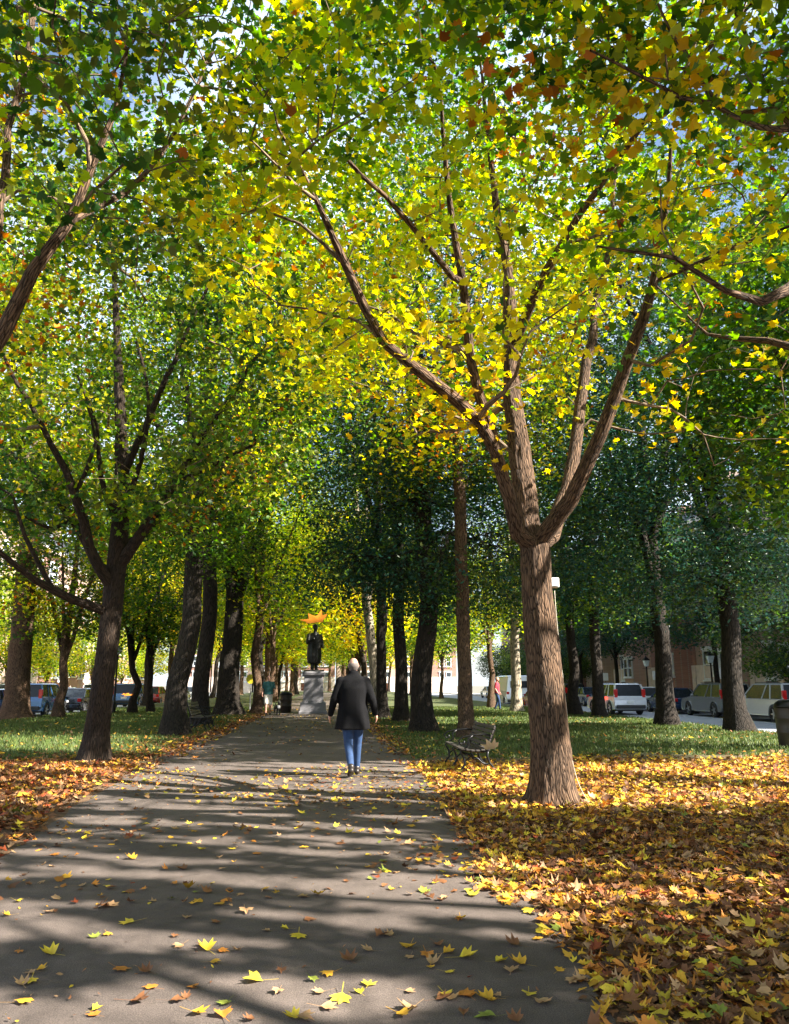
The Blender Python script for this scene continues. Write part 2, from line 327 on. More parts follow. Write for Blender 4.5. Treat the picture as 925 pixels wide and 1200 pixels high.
def make_tree(name, loc, limbs, clusters, palette, label, cat='tree', group=None, leaf=.13, per=16, spread=.32, tpl=MAPLE_S,
              lmat=None, bmat=None, bf=.2, step=.35, seed=1, tip=.0068, droop=0, parts=False, clear=2.0, cull=True, hires=False,
              sides=(14, 7, 4), expo=.49, tube=False, keep=1.0, up=.9, ridge=.012, spacing=.05, zgrad=0):
    rng = np.random.default_rng(seed); loc = np.array(loc, float); lmat = lmat or M_LEAF; bmat = bmat or M_BARK
    maxn = 40000; pos = np.zeros((maxn, 3)); par = np.full(maxn, -1); man = np.zeros(maxn); pl = np.zeros(maxn); dirv = np.zeros((maxn, 3)); own = np.full(maxn, -1); cnt = 0
    paths = []
    for li, lb in enumerate(limbs):
        pts = densify(lb, step, rng, .0 if li == 0 and hires else .012)
        if li == 0: prev = -1
        else:
            d = np.linalg.norm(pos[:cnt]-pts[0][:3], axis=1); prev = int(np.argmin(d)); pts = pts[1:] if d[prev] < step*.8 else pts
        pp = []
        for q in pts:
            pos[cnt] = q[:3]; man[cnt] = q[3]; par[cnt] = prev; own[cnt] = li
            pl[cnt] = 0 if prev < 0 else pl[prev]+np.linalg.norm(pos[cnt]-pos[prev]); dirv[cnt] = (pos[cnt]-pos[prev]) if prev >= 0 else (0, 0, 1)
            dirv[cnt] /= np.linalg.norm(dirv[cnt])+1e-9; prev = cnt; cnt += 1; pp.append(q)
        paths.append(pp)
    ok = lambda: (pos[:cnt, 2] > clear)
    if cull:
        wq = clusters; kk = (sun_gap(wq) & (rng.random(len(wq)) < 1.1)) | in_tube(wq, .25); clusters = clusters[~kk]
    C = clusters-loc; top = pos[len(paths[0])-1]; order = np.argsort(np.linalg.norm(C-top, axis=1)); cdir = np.zeros_like(C)
    for ci in order:
        c = C[ci]; d = np.linalg.norm(pos[:cnt]-c, axis=1); cost = d+bf*pl[:cnt]+np.where(ok(), 0, 50)+np.where(pos[:cnt, 2] > c[2]+.4, .5, 0)
        j = int(np.argmin(cost)); dd = d[j]; n = max(1, int(dd/step+.5)); p0 = pos[j].copy(); ctl = p0+dirv[j]*dd*.35+np.array([0, 0, .12*dd]); prev = j
        if cnt+n >= maxn: break
        for k in range(1, n+1):
            t = k/n; q = (1-t)**2*p0+2*t*(1-t)*ctl+t*t*c
            if k < n: q = q+rng.normal(0, .03, 3)
            q[2] -= droop*dd*t*t*.3
            pos[cnt] = q; par[cnt] = prev; pl[cnt] = pl[prev]+np.linalg.norm(q-pos[prev]); v = q-pos[prev]; dirv[cnt] = v/(np.linalg.norm(v)+1e-9); prev = cnt; cnt += 1
        cdir[ci] = dirv[prev]; C[ci] = pos[prev]
    tips = np.zeros(cnt); haschild = np.zeros(cnt, bool)
    haschild[par[1:cnt][par[1:cnt] >= 0]] = True; tips[~haschild] = 1
    for i in range(cnt-1, 0, -1):
        if par[i] >= 0: tips[par[i]] += tips[i]
    rad = tip*np.maximum(tips, 1)**expo; rad = np.where(man[:cnt] > 0, np.maximum(man[:cnt], tip), rad)
    for i in range(1, cnt):
        if par[i] >= 0: rad[i] = min(rad[i], rad[par[i]]*(1.0 if own[i] >= 0 else .8))
    best = {}
    for i in range(1, cnt):
        p = par[i]
        if p >= 0:
            key = (own[i] == own[p] and own[i] >= 0, rad[i])
            if p not in best or key > best[p][0]: best[p] = (key, i)
    start = [0]+[i for i in range(1, cnt) if par[i] >= 0 and best[par[i]][1] != i]
    groups = {}
    for s in start:
        ch = [s]; 
        while ch[-1] in best: ch.append(best[ch[-1]][1])
        g = own[s] if own[s] >= 0 else -1
        P = pos[ch]; R = rad[ch]
        if par[s] >= 0: P = np.concatenate([pos[par[s]][None], P]); R = np.concatenate([[R[0]*1.15], R])
        if len(P) < 2: continue
        groups.setdefault(int(g), []).append((P, R))
    root = empty(name, loc, 0, label, cat, group)
    def emit(pn, lst, trunk=False):
        V, Fc, B = [], [], []
        for q, (P, R) in enumerate(lst):
            k = sides[0] if R[0] > .06 else (sides[1] if R[0] > .015 else sides[2])
            if trunk and q == 0 and not hires:
                l = np.concatenate([[0], np.cumsum(np.linalg.norm(np.diff(P, axis=0), axis=1))]); R = R*(1+.5*np.exp(-l/.3))
                P = np.concatenate([P[:1]-np.array([[0, 0, .1]]), P]); R = np.concatenate([R[:1]*1.1, R])
            tube_np(P, R, k, V, Fc, B, q*.37)
        f = np.concatenate(Fc); return link(pn, np_mesh(pn, np.concatenate(V), f, np.full(len(f)//4, 4), {'bco': np.concatenate(B)}), bmat, root, True)
    if parts:
        if hires:
            cut = len(paths[0]); tk = groups[0][0]
            tp = [np.append(p, r) for p, r in zip(tk[0], tk[1])]; tp[0][2] -= .06
            link('trunk', trunk_mesh(tp, seed, ridge=ridge, spacing=spacing), bmat, root, True)
            rest = groups[0][1:]
        else: emit('trunk', groups[0][:1], True); rest = groups[0][1:]
        for g in sorted(groups):
            if g > 0: emit('limb', groups[g])
        tw = groups.get(-1, [])+rest
        if tw:
            tg = tag(emit('twigs', tw), kind='stuff'); tg.data.materials[0] = M_TWIG
    else:
        emit('trunk', groups[0]+[x for g in sorted(groups) if g != 0 for x in groups[g]], True)
    # leaves
    m = rng.poisson(per, len(C)); idx = np.repeat(np.arange(len(C)), m); n = len(idx)
    P = C[idx]+rng.normal(0, spread, (n, 3))*np.array([1, 1, .6])-cdir[idx]*rng.uniform(0, spread*1.5, n)[:, None]
    P[:, 2] -= droop*rng.uniform(0, .8, n)
    if cull:
        wpt = P+loc; kill = (sun_gap(wpt) & (rng.random(n) < .995)); 
        if tube is False: kill |= in_tube(wpt)
        P = P[~kill]; idx = idx[~kill]; n = len(P)
    N = rng.normal(0, 1, (n, 3)); N[:, 2] = np.abs(N[:, 2])*.6+up
    cs, ws = PAL[palette]; f1 = vn((C+loc)*.45, seed+70)+rng.normal(0, .16, len(C))+zgrad*(C[:, 2]-6); o = np.argsort(np.argsort(f1))/max(1, len(C)); cum = np.cumsum(ws)
    ordr = rng.permutation(len(ws)) if False else np.arange(len(ws)); ci = np.searchsorted(cum, o*.999)
    rnd = rng.random(n) < .25; li = ci[idx]; li = np.where(rnd, rng.choice(len(ws), n, p=ws), li)
    T = cs[np.clip(li, 0, len(ws)-1)]*rng.uniform(.7, 1.3, (n, 1))*rng.uniform(.9, 1.1, (n, 3))
    me = leaf_mesh('crown', P, N, leaf, np.clip(T, 0, .9), tpl, rng)
    link('crown', me, lmat, root)
    return root
def up_limbs(rng, r0, fork, height, spreadr, n=5, lean=(0, 0), z0=0):
    """trunk to the fork and n ascending limbs, in local coordinates"""
    fx, fy = lean[0]*fork/height, lean[1]*fork/height
    L = [[(0, 0, z0, r0), (fx*.3+rng.normal(0, .07)*(fork < 7), fy*.3+rng.normal(0,.05), fork*.3, r0*.9), (fx*.65+rng.normal(0, .12)*(fork < 7), fy*.65, fork*.65, r0*.84), (fx, fy, fork, r0*.8), (lean[0]*.8+rng.normal(0,.2), lean[1]*.8, height*.65, r0*.4), (lean[0], lean[1], height*.88, r0*.12)]]
    a0 = rng.uniform(0, 6.28)
    for k in range(n):
        a = a0+k*6.283/n+rng.normal(0, .25); zz = fork*(1+.5*rng.random()) if k else fork; s = spreadr*rng.uniform(.6, .95); hh = height*rng.uniform(.62, .9)
        bx, by = lean[0]*zz/height, lean[1]*zz/height; c, d = math.cos(a), math.sin(a)
        L.append([(bx, by, zz, r0*.5), (bx+c*s*.35, by+d*s*.35, zz+(hh-zz)*.42, r0*.36), (bx+c*s*.75, by+d*s*.75, zz+(hh-zz)*.8, r0*.2), (bx+c*s, by+d*s, hh, r0*.08)])
    return L
# ================================================================ SETTING
def ground_mat():
    m = bpy.data.materials.new('lawn_soil'); m.use_nodes = True; t = m.node_tree; b = t.nodes['Principled BSDF']; b.inputs['Roughness'].default_value = .95
    co = t.nodes.new('ShaderNodeTexCoord'); n = t.nodes.new('ShaderNodeTexNoise'); n.inputs['Scale'].default_value = .6; n.inputs['Detail'].default_value = 6
    n2 = t.nodes.new('ShaderNodeTexNoise'); n2.inputs['Scale'].default_value = 25; n2.inputs['Detail'].default_value = 6
    t.links.new(co.outputs['Object'], n.inputs[0]); t.links.new(co.outputs['Object'], n2.inputs[0])
    r = t.nodes.new('ShaderNodeValToRGB'); r.color_ramp.elements[0].color = (.035,.06,.015,1); r.color_ramp.elements[1].color = (.075,.08,.025,1)
    r.color_ramp.elements[0].position = .35; r.color_ramp.elements[1].position = .65
    t.links.new(n.outputs[0], r.inputs[0])
    r2 = t.nodes.new('ShaderNodeValToRGB'); r2.color_ramp.elements[0].color = (.055,.03,.015,1); r2.color_ramp.elements[1].color = (.16,.085,.035,1)
    t.links.new(n2.outputs[0], r2.inputs[0])
    sx = t.nodes.new('ShaderNodeSeparateXYZ'); t.links.new(co.outputs['Object'], sx.inputs[0])
    mr = t.nodes.new('ShaderNodeMapRange'); mr.inputs[1].default_value = 13; mr.inputs[2].default_value = 16.5; t.links.new(sx.outputs['Y'], mr.inputs[0])
    ad = t.nodes.new('ShaderNodeMath'); ad.operation = 'MULTIPLY_ADD'; ad.inputs[1].default_value = .6; ad.inputs[2].default_value = -.3; t.links.new(n2.outputs[0], ad.inputs[0])
    a2 = t.nodes.new('ShaderNodeMath'); a2.use_clamp = True; t.links.new(mr.outputs[0], a2.inputs[0]); t.links.new(ad.outputs[0], a2.inputs[1])
    mx = t.nodes.new('ShaderNodeMix'); mx.data_type = 'RGBA'; t.links.new(a2.outputs[0], mx.inputs[0]); t.links.new(r2.outputs[0], mx.inputs[6]); t.links.new(r.outputs[0], mx.inputs[7])
    t.links.new(mx.outputs[2], b.inputs['Base Color'])
    bp = t.nodes.new('ShaderNodeBump'); bp.inputs['Distance'].default_value = .03; t.links.new(n2.outputs[0], bp.inputs['Height']); t.links.new(bp.outputs[0], b.inputs['Normal'])
    return m
def path_mat():
    m = bpy.data.materials.new('path_asphalt'); m.use_nodes = True; t = m.node_tree; b = t.nodes['Principled BSDF']; b.inputs['Roughness'].default_value = .8
    b.inputs['Specular IOR Level'].default_value = .3
    co = t.nodes.new('ShaderNodeTexCoord')
    def N(s, d=5, r=.55):
        n = t.nodes.new('ShaderNodeTexNoise'); n.inputs['Scale'].default_value = s; n.inputs['Detail'].default_value = d; n.inputs['Roughness'].default_value = r
        t.links.new(co.outputs['Object'], n.inputs[0]); return n
    big, mid, fine = N(.45), N(6), N(160, 3, .7)
    r = t.nodes.new('ShaderNodeValToRGB'); r.color_ramp.elements[0].position = .3; r.color_ramp.elements[1].position = .7
    r.color_ramp.elements[0].color = (.066,.053,.047,1); r.color_ramp.elements[1].color = (.125,.10,.087,1); t.links.new(big.outputs[0], r.inputs[0])
    def mul(a, n, lo, hi, p0=.35, p1=.65):
        q = t.nodes.new('ShaderNodeMapRange'); q.inputs[1].default_value = p0; q.inputs[2].default_value = p1; q.inputs[3].default_value = lo; q.inputs[4].default_value = hi
        t.links.new(n, q.inputs[0]); x = t.nodes.new('ShaderNodeMix'); x.data_type = 'RGBA'; x.blend_type = 'MULTIPLY'; x.inputs[0].default_value = 1
        t.links.new(a, x.inputs[6]); t.links.new(q.outputs[0], x.inputs[7]); return x.outputs[2]
    c = mul(r.outputs[0], mid.outputs[0], .85, 1.12); c = mul(c, fine.outputs[0], .42, 1.55)
    vo = t.nodes.new('ShaderNodeTexVoronoi'); vo.feature = 'DISTANCE_TO_EDGE'; vo.inputs['Scale'].default_value = .35; 
    wn = N(1.5, 4); ad = t.nodes.new('ShaderNodeMix'); ad.data_type = 'VECTOR'; ad.inputs[0].default_value = .25
    t.links.new(co.outputs['Object'], ad.inputs[4]); t.links.new(wn.outputs['Color'], ad.inputs[5]); t.links.new(ad.outputs[1], vo.inputs[0])
    c = mul(c, vo.outputs['Distance'], .82, 1, 0, .004)
    t.links.new(c, b.inputs['Base Color'])
    bp = t.nodes.new('ShaderNodeBump'); bp.inputs['Strength'].default_value = .5; bp.inputs['Distance'].default_value = .006; t.links.new(fine.outputs[0], bp.inputs['Height'])
    b2 = t.nodes.new('ShaderNodeBump'); b2.inputs['Strength'].default_value = .5; b2.inputs['Distance'].default_value = .03; t.links.new(mid.outputs[0], b2.inputs['Height'])
    t.links.new(bp.outputs[0], b2.inputs['Normal']); t.links.new(b2.outputs[0], b.inputs['Normal'])
    return m
def XR_(y): return np.interp(y, [3, 5, 7, 12, 27], [1.2, 1.34, 1.36, 1.5, 1.6])
def XL_(y): return np.interp(y, [3, 6.7, 9.8, 15, 22, 30], [-2.35, -2.5, -2.8, -3.1, -3.2, -2.95])
def sheet(name, x0, x1, y0, y1, z, m, edge=0, nx=2):
    ys = np.linspace(y0, y1, 2 if not edge else int((y1-y0)/.12)); v = []; f = []
    for y in ys:
        q = np.array([[x0*3, y*1.7, 0], [x1*3+50, y*1.7, 0]]); e = (fbm(q, 3, 4)-.5)*edge*2 if edge else (0, 0)
        if edge: v += [(XL_(y)+e[0], y, z), (XR_(y)+e[1], y, z)]
        else: v += [(x0, y, z), (x1, y, z)]
    for i in range(len(ys)-1): f.append((2*i, 2*i+1, 2*i+3, 2*i+2))
    mb = MB(); mb.add(v, f); o = mb.build(name, m); return tag(o, kind='structure')
M_GROUND = ground_mat(); M_PATH = path_mat()
M_ROAD = mat('road_asphalt', (.27,.28,.30), .75, var=.12, scale=3, bump=.3, bscale=120)
M_GRANITE = mat('granite', (.36,.35,.34), .7, var=.15, scale=30, bump=.3, bscale=90)
M_CONC = mat('pavement_concrete', (.38,.36,.33), .85, var=.1, scale=4, bump=.2, bscale=60)
M_EARTH = mat('earth', (.12,.11,.08), .9)
XL, XR = -12.2, 12.9                        # kerb lines of the mall
RZ = -.30                                   # street level
sheet('ground', -600, 600, -80, 900, RZ-.16, M_EARTH)
lawn = MB(); n = 60
lawn.box(((XL+XR)/2, 60, -.25), (XR-XL, 240, .5)); o = lawn.build('lawn', M_GROUND); tag(o, kind='structure')
sheet('path', -3.0, 1.5, -4, 140, .006, M_PATH, edge=.10)
for nm, a, b_ in (('road', XL-9, XL-.16), ('road', XR+.16, XR+9)):
    sheet(nm, a, b_, -40, 180, RZ, M_ROAD)
for xk in (XL-.08, XR+.08):
    tag(MB().box((xk, 60, -.16), (.155, 240, .31)).build('kerb', M_GRANITE, bevel=.01), kind='structure')
for s, xk in ((-1, XL-9.08), (1, XR+9.08)):
    tag(MB().box((xk, 60, -.24), (.155, 240, .2)).build('kerb', M_GRANITE, bevel=.01), kind='structure')
    tag(MB().box((xk+s*2.08, 60, -.25), (4, 240, .19)).build('pavement', M_CONC), kind='structure')
M_LINE = mat('road_paint', (.75,.75,.72), .7)
for s, x0 in ((-1, XL-6.6), (1, XR+6.6)):
    mb = MB()
    for k in range(40): mb.add([(x0-.05, 4+k*4, RZ+.005), (x0+.05, 4+k*4, RZ+.005), (x0+.05, 6+k*4, RZ+.005), (x0-.05, 6+k*4, RZ+.005)], [(0,1,2,3)])
    tag(mb.build('road_marking', M_LINE), kind='structure')
# ---------------------------------------------------------------- row houses
M_BRICK = {}
def brick(name, c1, c2, mortar):
    m = bpy.data.materials.new(name); m.use_nodes = True; t = m.node_tree; b = t.nodes['Principled BSDF']; b.inputs['Roughness'].default_value = .85
    co = t.nodes.new('ShaderNodeTexCoord'); mp = t.nodes.new('ShaderNodeMapping'); mp.inputs['Rotation'].default_value = (math.pi/2, 0, 0)
    sx = t.nodes.new('ShaderNodeSeparateXYZ'); cx = t.nodes.new('ShaderNodeCombineXYZ'); ad = t.nodes.new('ShaderNodeMath')
    t.links.new(co.outputs['Object'], sx.inputs[0]); t.links.new(sx.outputs[0], ad.inputs[0]); t.links.new(sx.outputs[1], ad.inputs[1])
    t.links.new(ad.outputs[0], cx.inputs[0]); t.links.new(sx.outputs[2], cx.inputs[1])
    br = t.nodes.new('ShaderNodeTexBrick'); br.inputs['Scale'].default_value = 1; br.inputs['Brick Width'].default_value = .22; br.inputs['Row Height'].default_value = .075; br.inputs['Mortar Size'].default_value = .008
    br.inputs['Color1'].default_value = c1+(1,); br.inputs['Color2'].default_value = c2+(1,); br.inputs['Mortar'].default_value = mortar+(1,)
    t.links.new(cx.outputs[0], br.inputs[0]); t.links.new(br.outputs[0], b.inputs['Base Color']); return m
BRK = [brick('red_brick', (.33,.14,.10), (.25,.10,.075), (.3,.27,.24)), brick('brown_brick', (.38,.25,.19), (.30,.19,.14), (.3,.28,.25)), brick('pink_brick', (.48,.29,.23), (.40,.23,.18), (.36,.33,.3))]
M_STONE = mat('brownstone', (.62,.52,.46), .8, var=.12, scale=3, bump=.2)
M_FRAME = mat('painted_frame', (.7,.74,.78), .5); M_GLASS = mat('window_glass', (.04,.05,.06), .06, spec=1.0, var=.3)
M_ROOF = mat('slate_roof', (.07,.075,.085), .6, bump=.3); M_DOOR = mat('door_wood', (.10,.035,.02), .4)
M_IRON = mat('black_iron', (.012,.012,.014), .4, metal=.6, spec=.6)
def row_house(loc, face, bi, label, group, bay=True, hgt=14.5):
    """front on local -X side; face=-1 looks towards -X"""
    root = empty('row_house', loc, 0 if face < 0 else math.pi, label, 'house', group)
    W = 7.9; D = 12
    mb = MB().box((D/2, 0, hgt/2-.3), (D, W, hgt+.6)); mb.build('wall', BRK[bi], root)
    MB().box((-.04, 0, 1.35), (.1, W, 3.5)).build('stone_base', M_STONE, root, bevel=.02); MB().box((-.06, 0, hgt-3.3), (.14, W, .25)).build('stone_band', M_STONE, root, bevel=.02)
    r = MB(); r.add([(-.25,-W/2,hgt+.01),(D,-W/2,hgt+.01),(D,W/2,hgt+.01),(-.25,W/2,hgt+.01),(1.1,-W/2,hgt+2.3),(D-1,-W/2,hgt+2.3),(D-1,W/2,hgt+2.3),(1.1,W/2,hgt+2.3)], [(3,2,1,0),(4,5,6,7),(0,1,5,4),(1,2,6,5),(2,3,7,6),(3,0,4,7)])
    rf = r.build('roof', M_ROOF, root)
    MB().box((4, W/2-.5, hgt+3), (1.4, .9, 2.2)).build('chimney', BRK[bi], rf)
    for k in range(4): MB().box((0, 0, 0), (.01,.01,.01)) if 0 else None
    MB().box((-.22, 0, hgt-.2), (.5, W, .4)).build('cornice', M_STONE, root, bevel=.04)
    by = -1.7
    if bay:
        b = MB(); P = [(-.0,by-1.75),(-1.1,by-.95),(-1.1,by+.95),(0,by+1.75)]
        vs = [(x,y,z) for z in (-.3, hgt-3.5) for x,y in P]; b.add(vs, [(3,2,1,0),(4,5,6,7),(0,1,5,4),(1,2,6,5),(2,3,7,6)]); b.build('bay', BRK[bi], root)
        b = MB(); vs = [(x*1.15,by+(y-by)*1.08,z) for z in (hgt-3.5, hgt-3.2) for x,y in P]; b.add(vs, [(3,2,1,0),(4,5,6,7),(0,1,5,4),(1,2,6,5),(2,3,7,6)]); b.build('bay_cornice', M_STONE, root)
    wf = MB(); 
    for y in (-.55, .55): wf.box((-.03, y, 0), (.12, .1, 2.0))
    for z in (-1.0, 0, 1.0): wf.box((-.03, 0, z), (.12, 1.2, .1))
    wf.box((-.06, 0, -1.12), (.2, 1.4, .12)); wf.box((-.05, 0, 1.18), (.16, 1.4, .24))
    proto = [None]
    def window(x, y, z, rz=0, s=1):
        if proto[0] is None:
            o = wf.build('window', M_FRAME, root); p = MB().box((.0, 0, 0), (.04, 1.05, 1.95)).build('pane', M_GLASS, o)
            proto[0] = (o, p)
        else:
            o = proto[0][0].copy(); col.objects.link(o); o.parent = root; KIDS[root.name].append(o)
            p = proto[0][1].copy(); col.objects.link(p); p.parent = o; KIDS.setdefault(o.name, []).append(p)
        o.location = (x, y, z); o.rotation_euler = (0, 0, rz); o.scale = (1, s, s)
    for fl in range(4):
        z = 3.1+fl*3.05
        if z > hgt-1.6: break
        if bay and z < hgt-3.6:
            window(-1.1-.02, by-.5, z, 0, .75); window(-1.1-.02, by+.5, z, 0, .75)
            window(-.56, by+1.37, z, -math.atan2(1.1,.8), .6)
        else: window(-.02, by-.7, z, 0, .9); window(-.02, by+.7, z, 0, .9)
        window(-.02, 2.1, z)
    d = MB().box((-.05, 2.1, 1.0), (.12, 1.3, 2.1)).build('door', M_DOOR, root); MB().ball((-.13, 2.55, .95), .04).build('handle', M_FRAME, d)
    st = MB()
    for k in range(4): st.box((-.2-.3*(3-k)-.15, 2.1, -.05+.07*(k)), (.3+.0, 1.8, .14*(k+1)*1.0), 0)
    st.build('stoop', M_STONE, root)
    return root
# ================================================================ TREES
def px_limb(pts, base, Y0):
    out = []
    for (px, py, dy, wd) in pts:
        p = atY(px, py, Y0+dy); out.append((p[0]-base[0], p[1]-base[1], p[2]-base[2], wd/2*(Y0+dy)/F))
    return out
bA = at(650, 943); YA = bA[1]
for z in (1.9, 2.3, 2.75, 3.0): TUBES.append(((bA[0]+.12, bA[1]-.2, z), (.27 if z > 2 else .16)))
for px, py, dy in ((612,560,.2),(602,500,.3),(683,450,1),(672,540,.8),(655,600,.6),(520,455,-1),(440,390,-1.5),(700,360,1.2)): TUBES.append((atY(px, py, YA+dy), .22))
for px, py, dy, r in ((600,440,-1,.7),(480,380,-2,.8),(430,330,-1,.8),(560,330,-2,.9),(660,380,-1,.8),(760,400,-1,.7),(380,280,-1,.9),(620,250,-1,.8),(820,330,0,.8),(500,200,-1,.6)): TUBES.append((atY(px, py, YA+dy), r*.55))
TUBES += [((.9, 50, 5.2), 1.5), ((.6, 50, 7.8), 1.6), ((1.8, 50, 10), 1.6), ((-2.8, 47, 6), 1.4)]
for px, py, Y in ((373,728,2.9),(577,877,3.4),(68,385,3.3),(148,815,4.0)): TUBES.append((atY(px, py, Y), .16))
TUBES += [((at(112,893)[0], at(112,893)[1]-.2, 2.2), .15)]
rng = np.random.default_rng(11)
limbsA = [px_limb([(650,943,0,50),(645,870,0,46),(637,770,0,40),(629,690,0,37),(627,640,0,37)], bA, YA),
  px_limb([(624,648,0,30),(614,570,.15,30),(606,505,.3,27),(599,430,.4,19),(600,350,.5,16),(580,225,.3,10),(565,90,-.4,5)], bA, YA),
  px_limb([(614,655,-.1,22),(597,585,-.35,17),(574,500,-.6,14),(553,420,-.9,12),(543,330,-1.2,11),(528,240,-1.5,8),(515,110,-2,4)], bA, YA),
  px_limb([(592,560,-.4,18),(560,492,-.8,17),(505,447,-1.2,15),(450,400,-1.5,13),(405,310,-1.9,11),(370,235,-2.2,7),(325,150,-2.6,3)], bA, YA),
  px_limb([(634,640,-.15,23),(668,588,-.45,20),(702,512,-.8,17),(737,420,-1.1,16),(768,330,-1.4,12),(778,255,-1.7,8),(790,150,-2.2,4)], bA, YA),
  px_limb([(641,650,.12,22),(657,600,.5,20),(673,540,.8,16),(684,450,1.1,14),(698,370,1.3,11),(712,295,1.5,8),(722,190,1.6,4)], bA, YA),
  px_limb([(599,410,.4,15),(640,315,-.4,11),(700,222,-1.4,9),(765,130,-2.4,8),(885,0,-3.6,6)], bA, YA),
  px_limb([(545,345,-1.2,9),(480,262,-1.9,7),(400,180,-2.6,5)], bA, YA),
  px_limb([(770,330,-1.4,8),(850,295,-1.8,6),(935,262,-2.2,4)], bA, YA)]
cA = sample_crown(rng, [(bA[0]-.1, bA[1]-.4, 8.2, 4.9, 4.4, 4.1), (bA[0]-2.2, bA[1]-1.2, 6.5, 2.6, 2.6, 1.6), (bA[0]+2.6, bA[1]-.6, 6.0, 2.6, 2.6, 2.0)], 3000, gap=.30, seed=3, zmin=4.1, shell=.55)
make_tree('maple_tree', bA, limbsA, cA, 'main', 'big maple with furrowed trunk, forked limbs and yellow leaves, right of the path', 'tree', None,
          leaf=.155, per=26, spread=.24, zgrad=.10, tpl=MAPLE, seed=5, parts=True, hires=True, clear=3.4, bf=.2, sides=(22, 8, 4), droop=.12, up=.9)
bB = at(112, 893); YB = bB[1]
limbsB = [px_limb([(110,893,0,30),(118,820,0,24),(127,750,0,23),(134,690,0,23),(139,640,0,22),(143,560,.1,17),(141,480,.1,14),(137,390,.2,9),(133,290,.2,5)], bB, YB),
  px_limb([(121,722,-.1,12),(85,703,-.5,10),(40,678,-1,8),(-10,640,-1.6,5)], bB, YB),
  px_limb([(128,690,-.1,14),(105,640,-.4,12),(88,580,-.7,10),(60,520,-1.0,7),(10,430,-1.5,4)], bB, YB),
  px_limb([(120,668,.1,12),(85,610,.6,9),(45,560,1.0,6),(0,520,1.4,3)], bB, YB),
  px_limb([(138,668,.0,15),(172,615,-.3,12),(205,565,-.6,10),(245,500,-1,7),(310,410,-1.6,4)], bB, YB),
  px_limb([(140,650,.1,12),(185,610,.5,9),(240,575,1,7),(320,520,1.6,3)], bB, YB),
  px_limb([(143,560,.1,10),(180,480,-.5,8),(215,400,-1,5),(250,320,-1.4,3)], bB, YB)]
limbsB += [px_limb([(140,620,.0,8),(120,560,-.6,6),(112,500,-.9,4),(90,440,-1.1,3)], bB, YB), px_limb([(145,600,0,8),(165,540,-.3,6),(175,470,-.8,4),(160,400,-1,3)], bB, YB), px_limb([(60,690,-.7,6),(30,630,-.9,5),(15,580,-1.1,3)], bB, YB),
  px_limb([(205,565,-.6,6),(250,545,-.9,5),(300,520,-1.2,3)], bB, YB), px_limb([(88,580,-.7,6),(110,520,-.9,4),(100,470,-1.2,3)], bB, YB), px_limb([(85,610,.6,6),(60,620,.2,5),(20,600,-.2,3)], bB, YB)]
cB = sample_crown(rng, [(bB[0], bB[1]-.3, 8.0, 4.6, 4.2, 4.6), (bB[0]-1.5, bB[1]-1, 5.2, 3.2, 2.8, 1.6)], 1750, gap=.40, seed=8, zmin=4.2, shell=.6)
make_tree('maple_tree', bB, limbsB, cB, 'green_gold', 'dark-trunked maple with low spreading limbs standing in brown leaves left of the path', 'tree', None,
          leaf=.14, per=24, spread=.27, tpl=MAPLE_S, seed=9, parts=True, hires=True, clear=3.0, bmat=bark_mat('bark_brown', (.007,.0045,.003), (.042,.028,.02), 32, .016), sides=(16, 7, 4), droop=.1, up=.5)
# trees whose trunks stand just outside the picture
bS = np.array([-4.3, 6.2, 0])
limbsS = [[(0,0,0,.24),(.02,0,1.2,.2),(.05,0,2.4,.18),(.1,.1,3.6,.14),(.1,.3,6,.09),(.2,.3,9,.04)],
  [(.05,0,2.3,.13)]+px_limb([(-30,440,-.2,22),(8,385,-.2,19),(38,318,-.3,16),(78,255,-.4,13),(104,200,-.4,10),(140,125,-.5,7),(150,60,-.6,4)], bS, 6.2),
  [(.08,0,2.9,.11)]+px_limb([(-30,330,.3,14),(2,240,.5,11),(12,150,.8,9),(30,80,.9,8),(42,10,1.1,6)], bS, 6.2),
  px_limb([(70,275,-.35,12),(120,240,0,9),(190,180,.6,6),(250,60,1.2,4)], bS, 6.2)]
cS = sample_crown(rng, [(-3.9, 5.8, 8.3, 4.4, 4.8, 3.8), (-1.8, 4.4, 8.6, 2.8, 3.4, 2.4)], 2100, gap=.36, seed=14, zmin=5.0)
make_tree('maple_tree', bS, limbsS, cS, 'green_gold', 'maple at the left frame edge, only its slanting limbs and upper leaves in view', 'tree', None,
          leaf=.14, per=26, spread=.26, tpl=MAPLE, seed=19, parts=True, clear=3.5, sides=(16, 8, 4), droop=.1)
bT = np.array([6.3, 6.6, 0])
limbsT = [[(0,0,0,.25),(0,0,1.5,.2),(0,.05,3.2,.18),(-.1,.1,5,.12),(-.1,.1,8,.07),(0,0,11,.03)],
  [(0,0,3.3,.12)]+px_limb([(985,325,-.4,20),(925,338,-.8,16),(892,352,-1,12),(850,340,-1.2,8),(790,300,-1.4,6),(700,292,-1.5,3)], bT, 6.6),
  [(0,0,4.0,.11)]+px_limb([(960,180,-.8,12),(890,150,-1.4,8),(800,110,-2,6),(690,60,-2.6,3)], bT, 6.6),
  [(0,0,3.6,.1),(-.6,.6,4.6,.07),(-1.0,1.6,5.4,.04),(-1.3,2.5,5.9,.02)]]
cT = sample_crown(rng, [(5.2, 5.6, 8.0, 4.6, 4.4, 3.4), (1.8, 4.3, 7.9, 3.0, 2.8, 2.0), (4.9, 8.2, 5.2, 1.6, 1.6, 1.3)], 2550, gap=.30, seed=24, zmin=4.4)
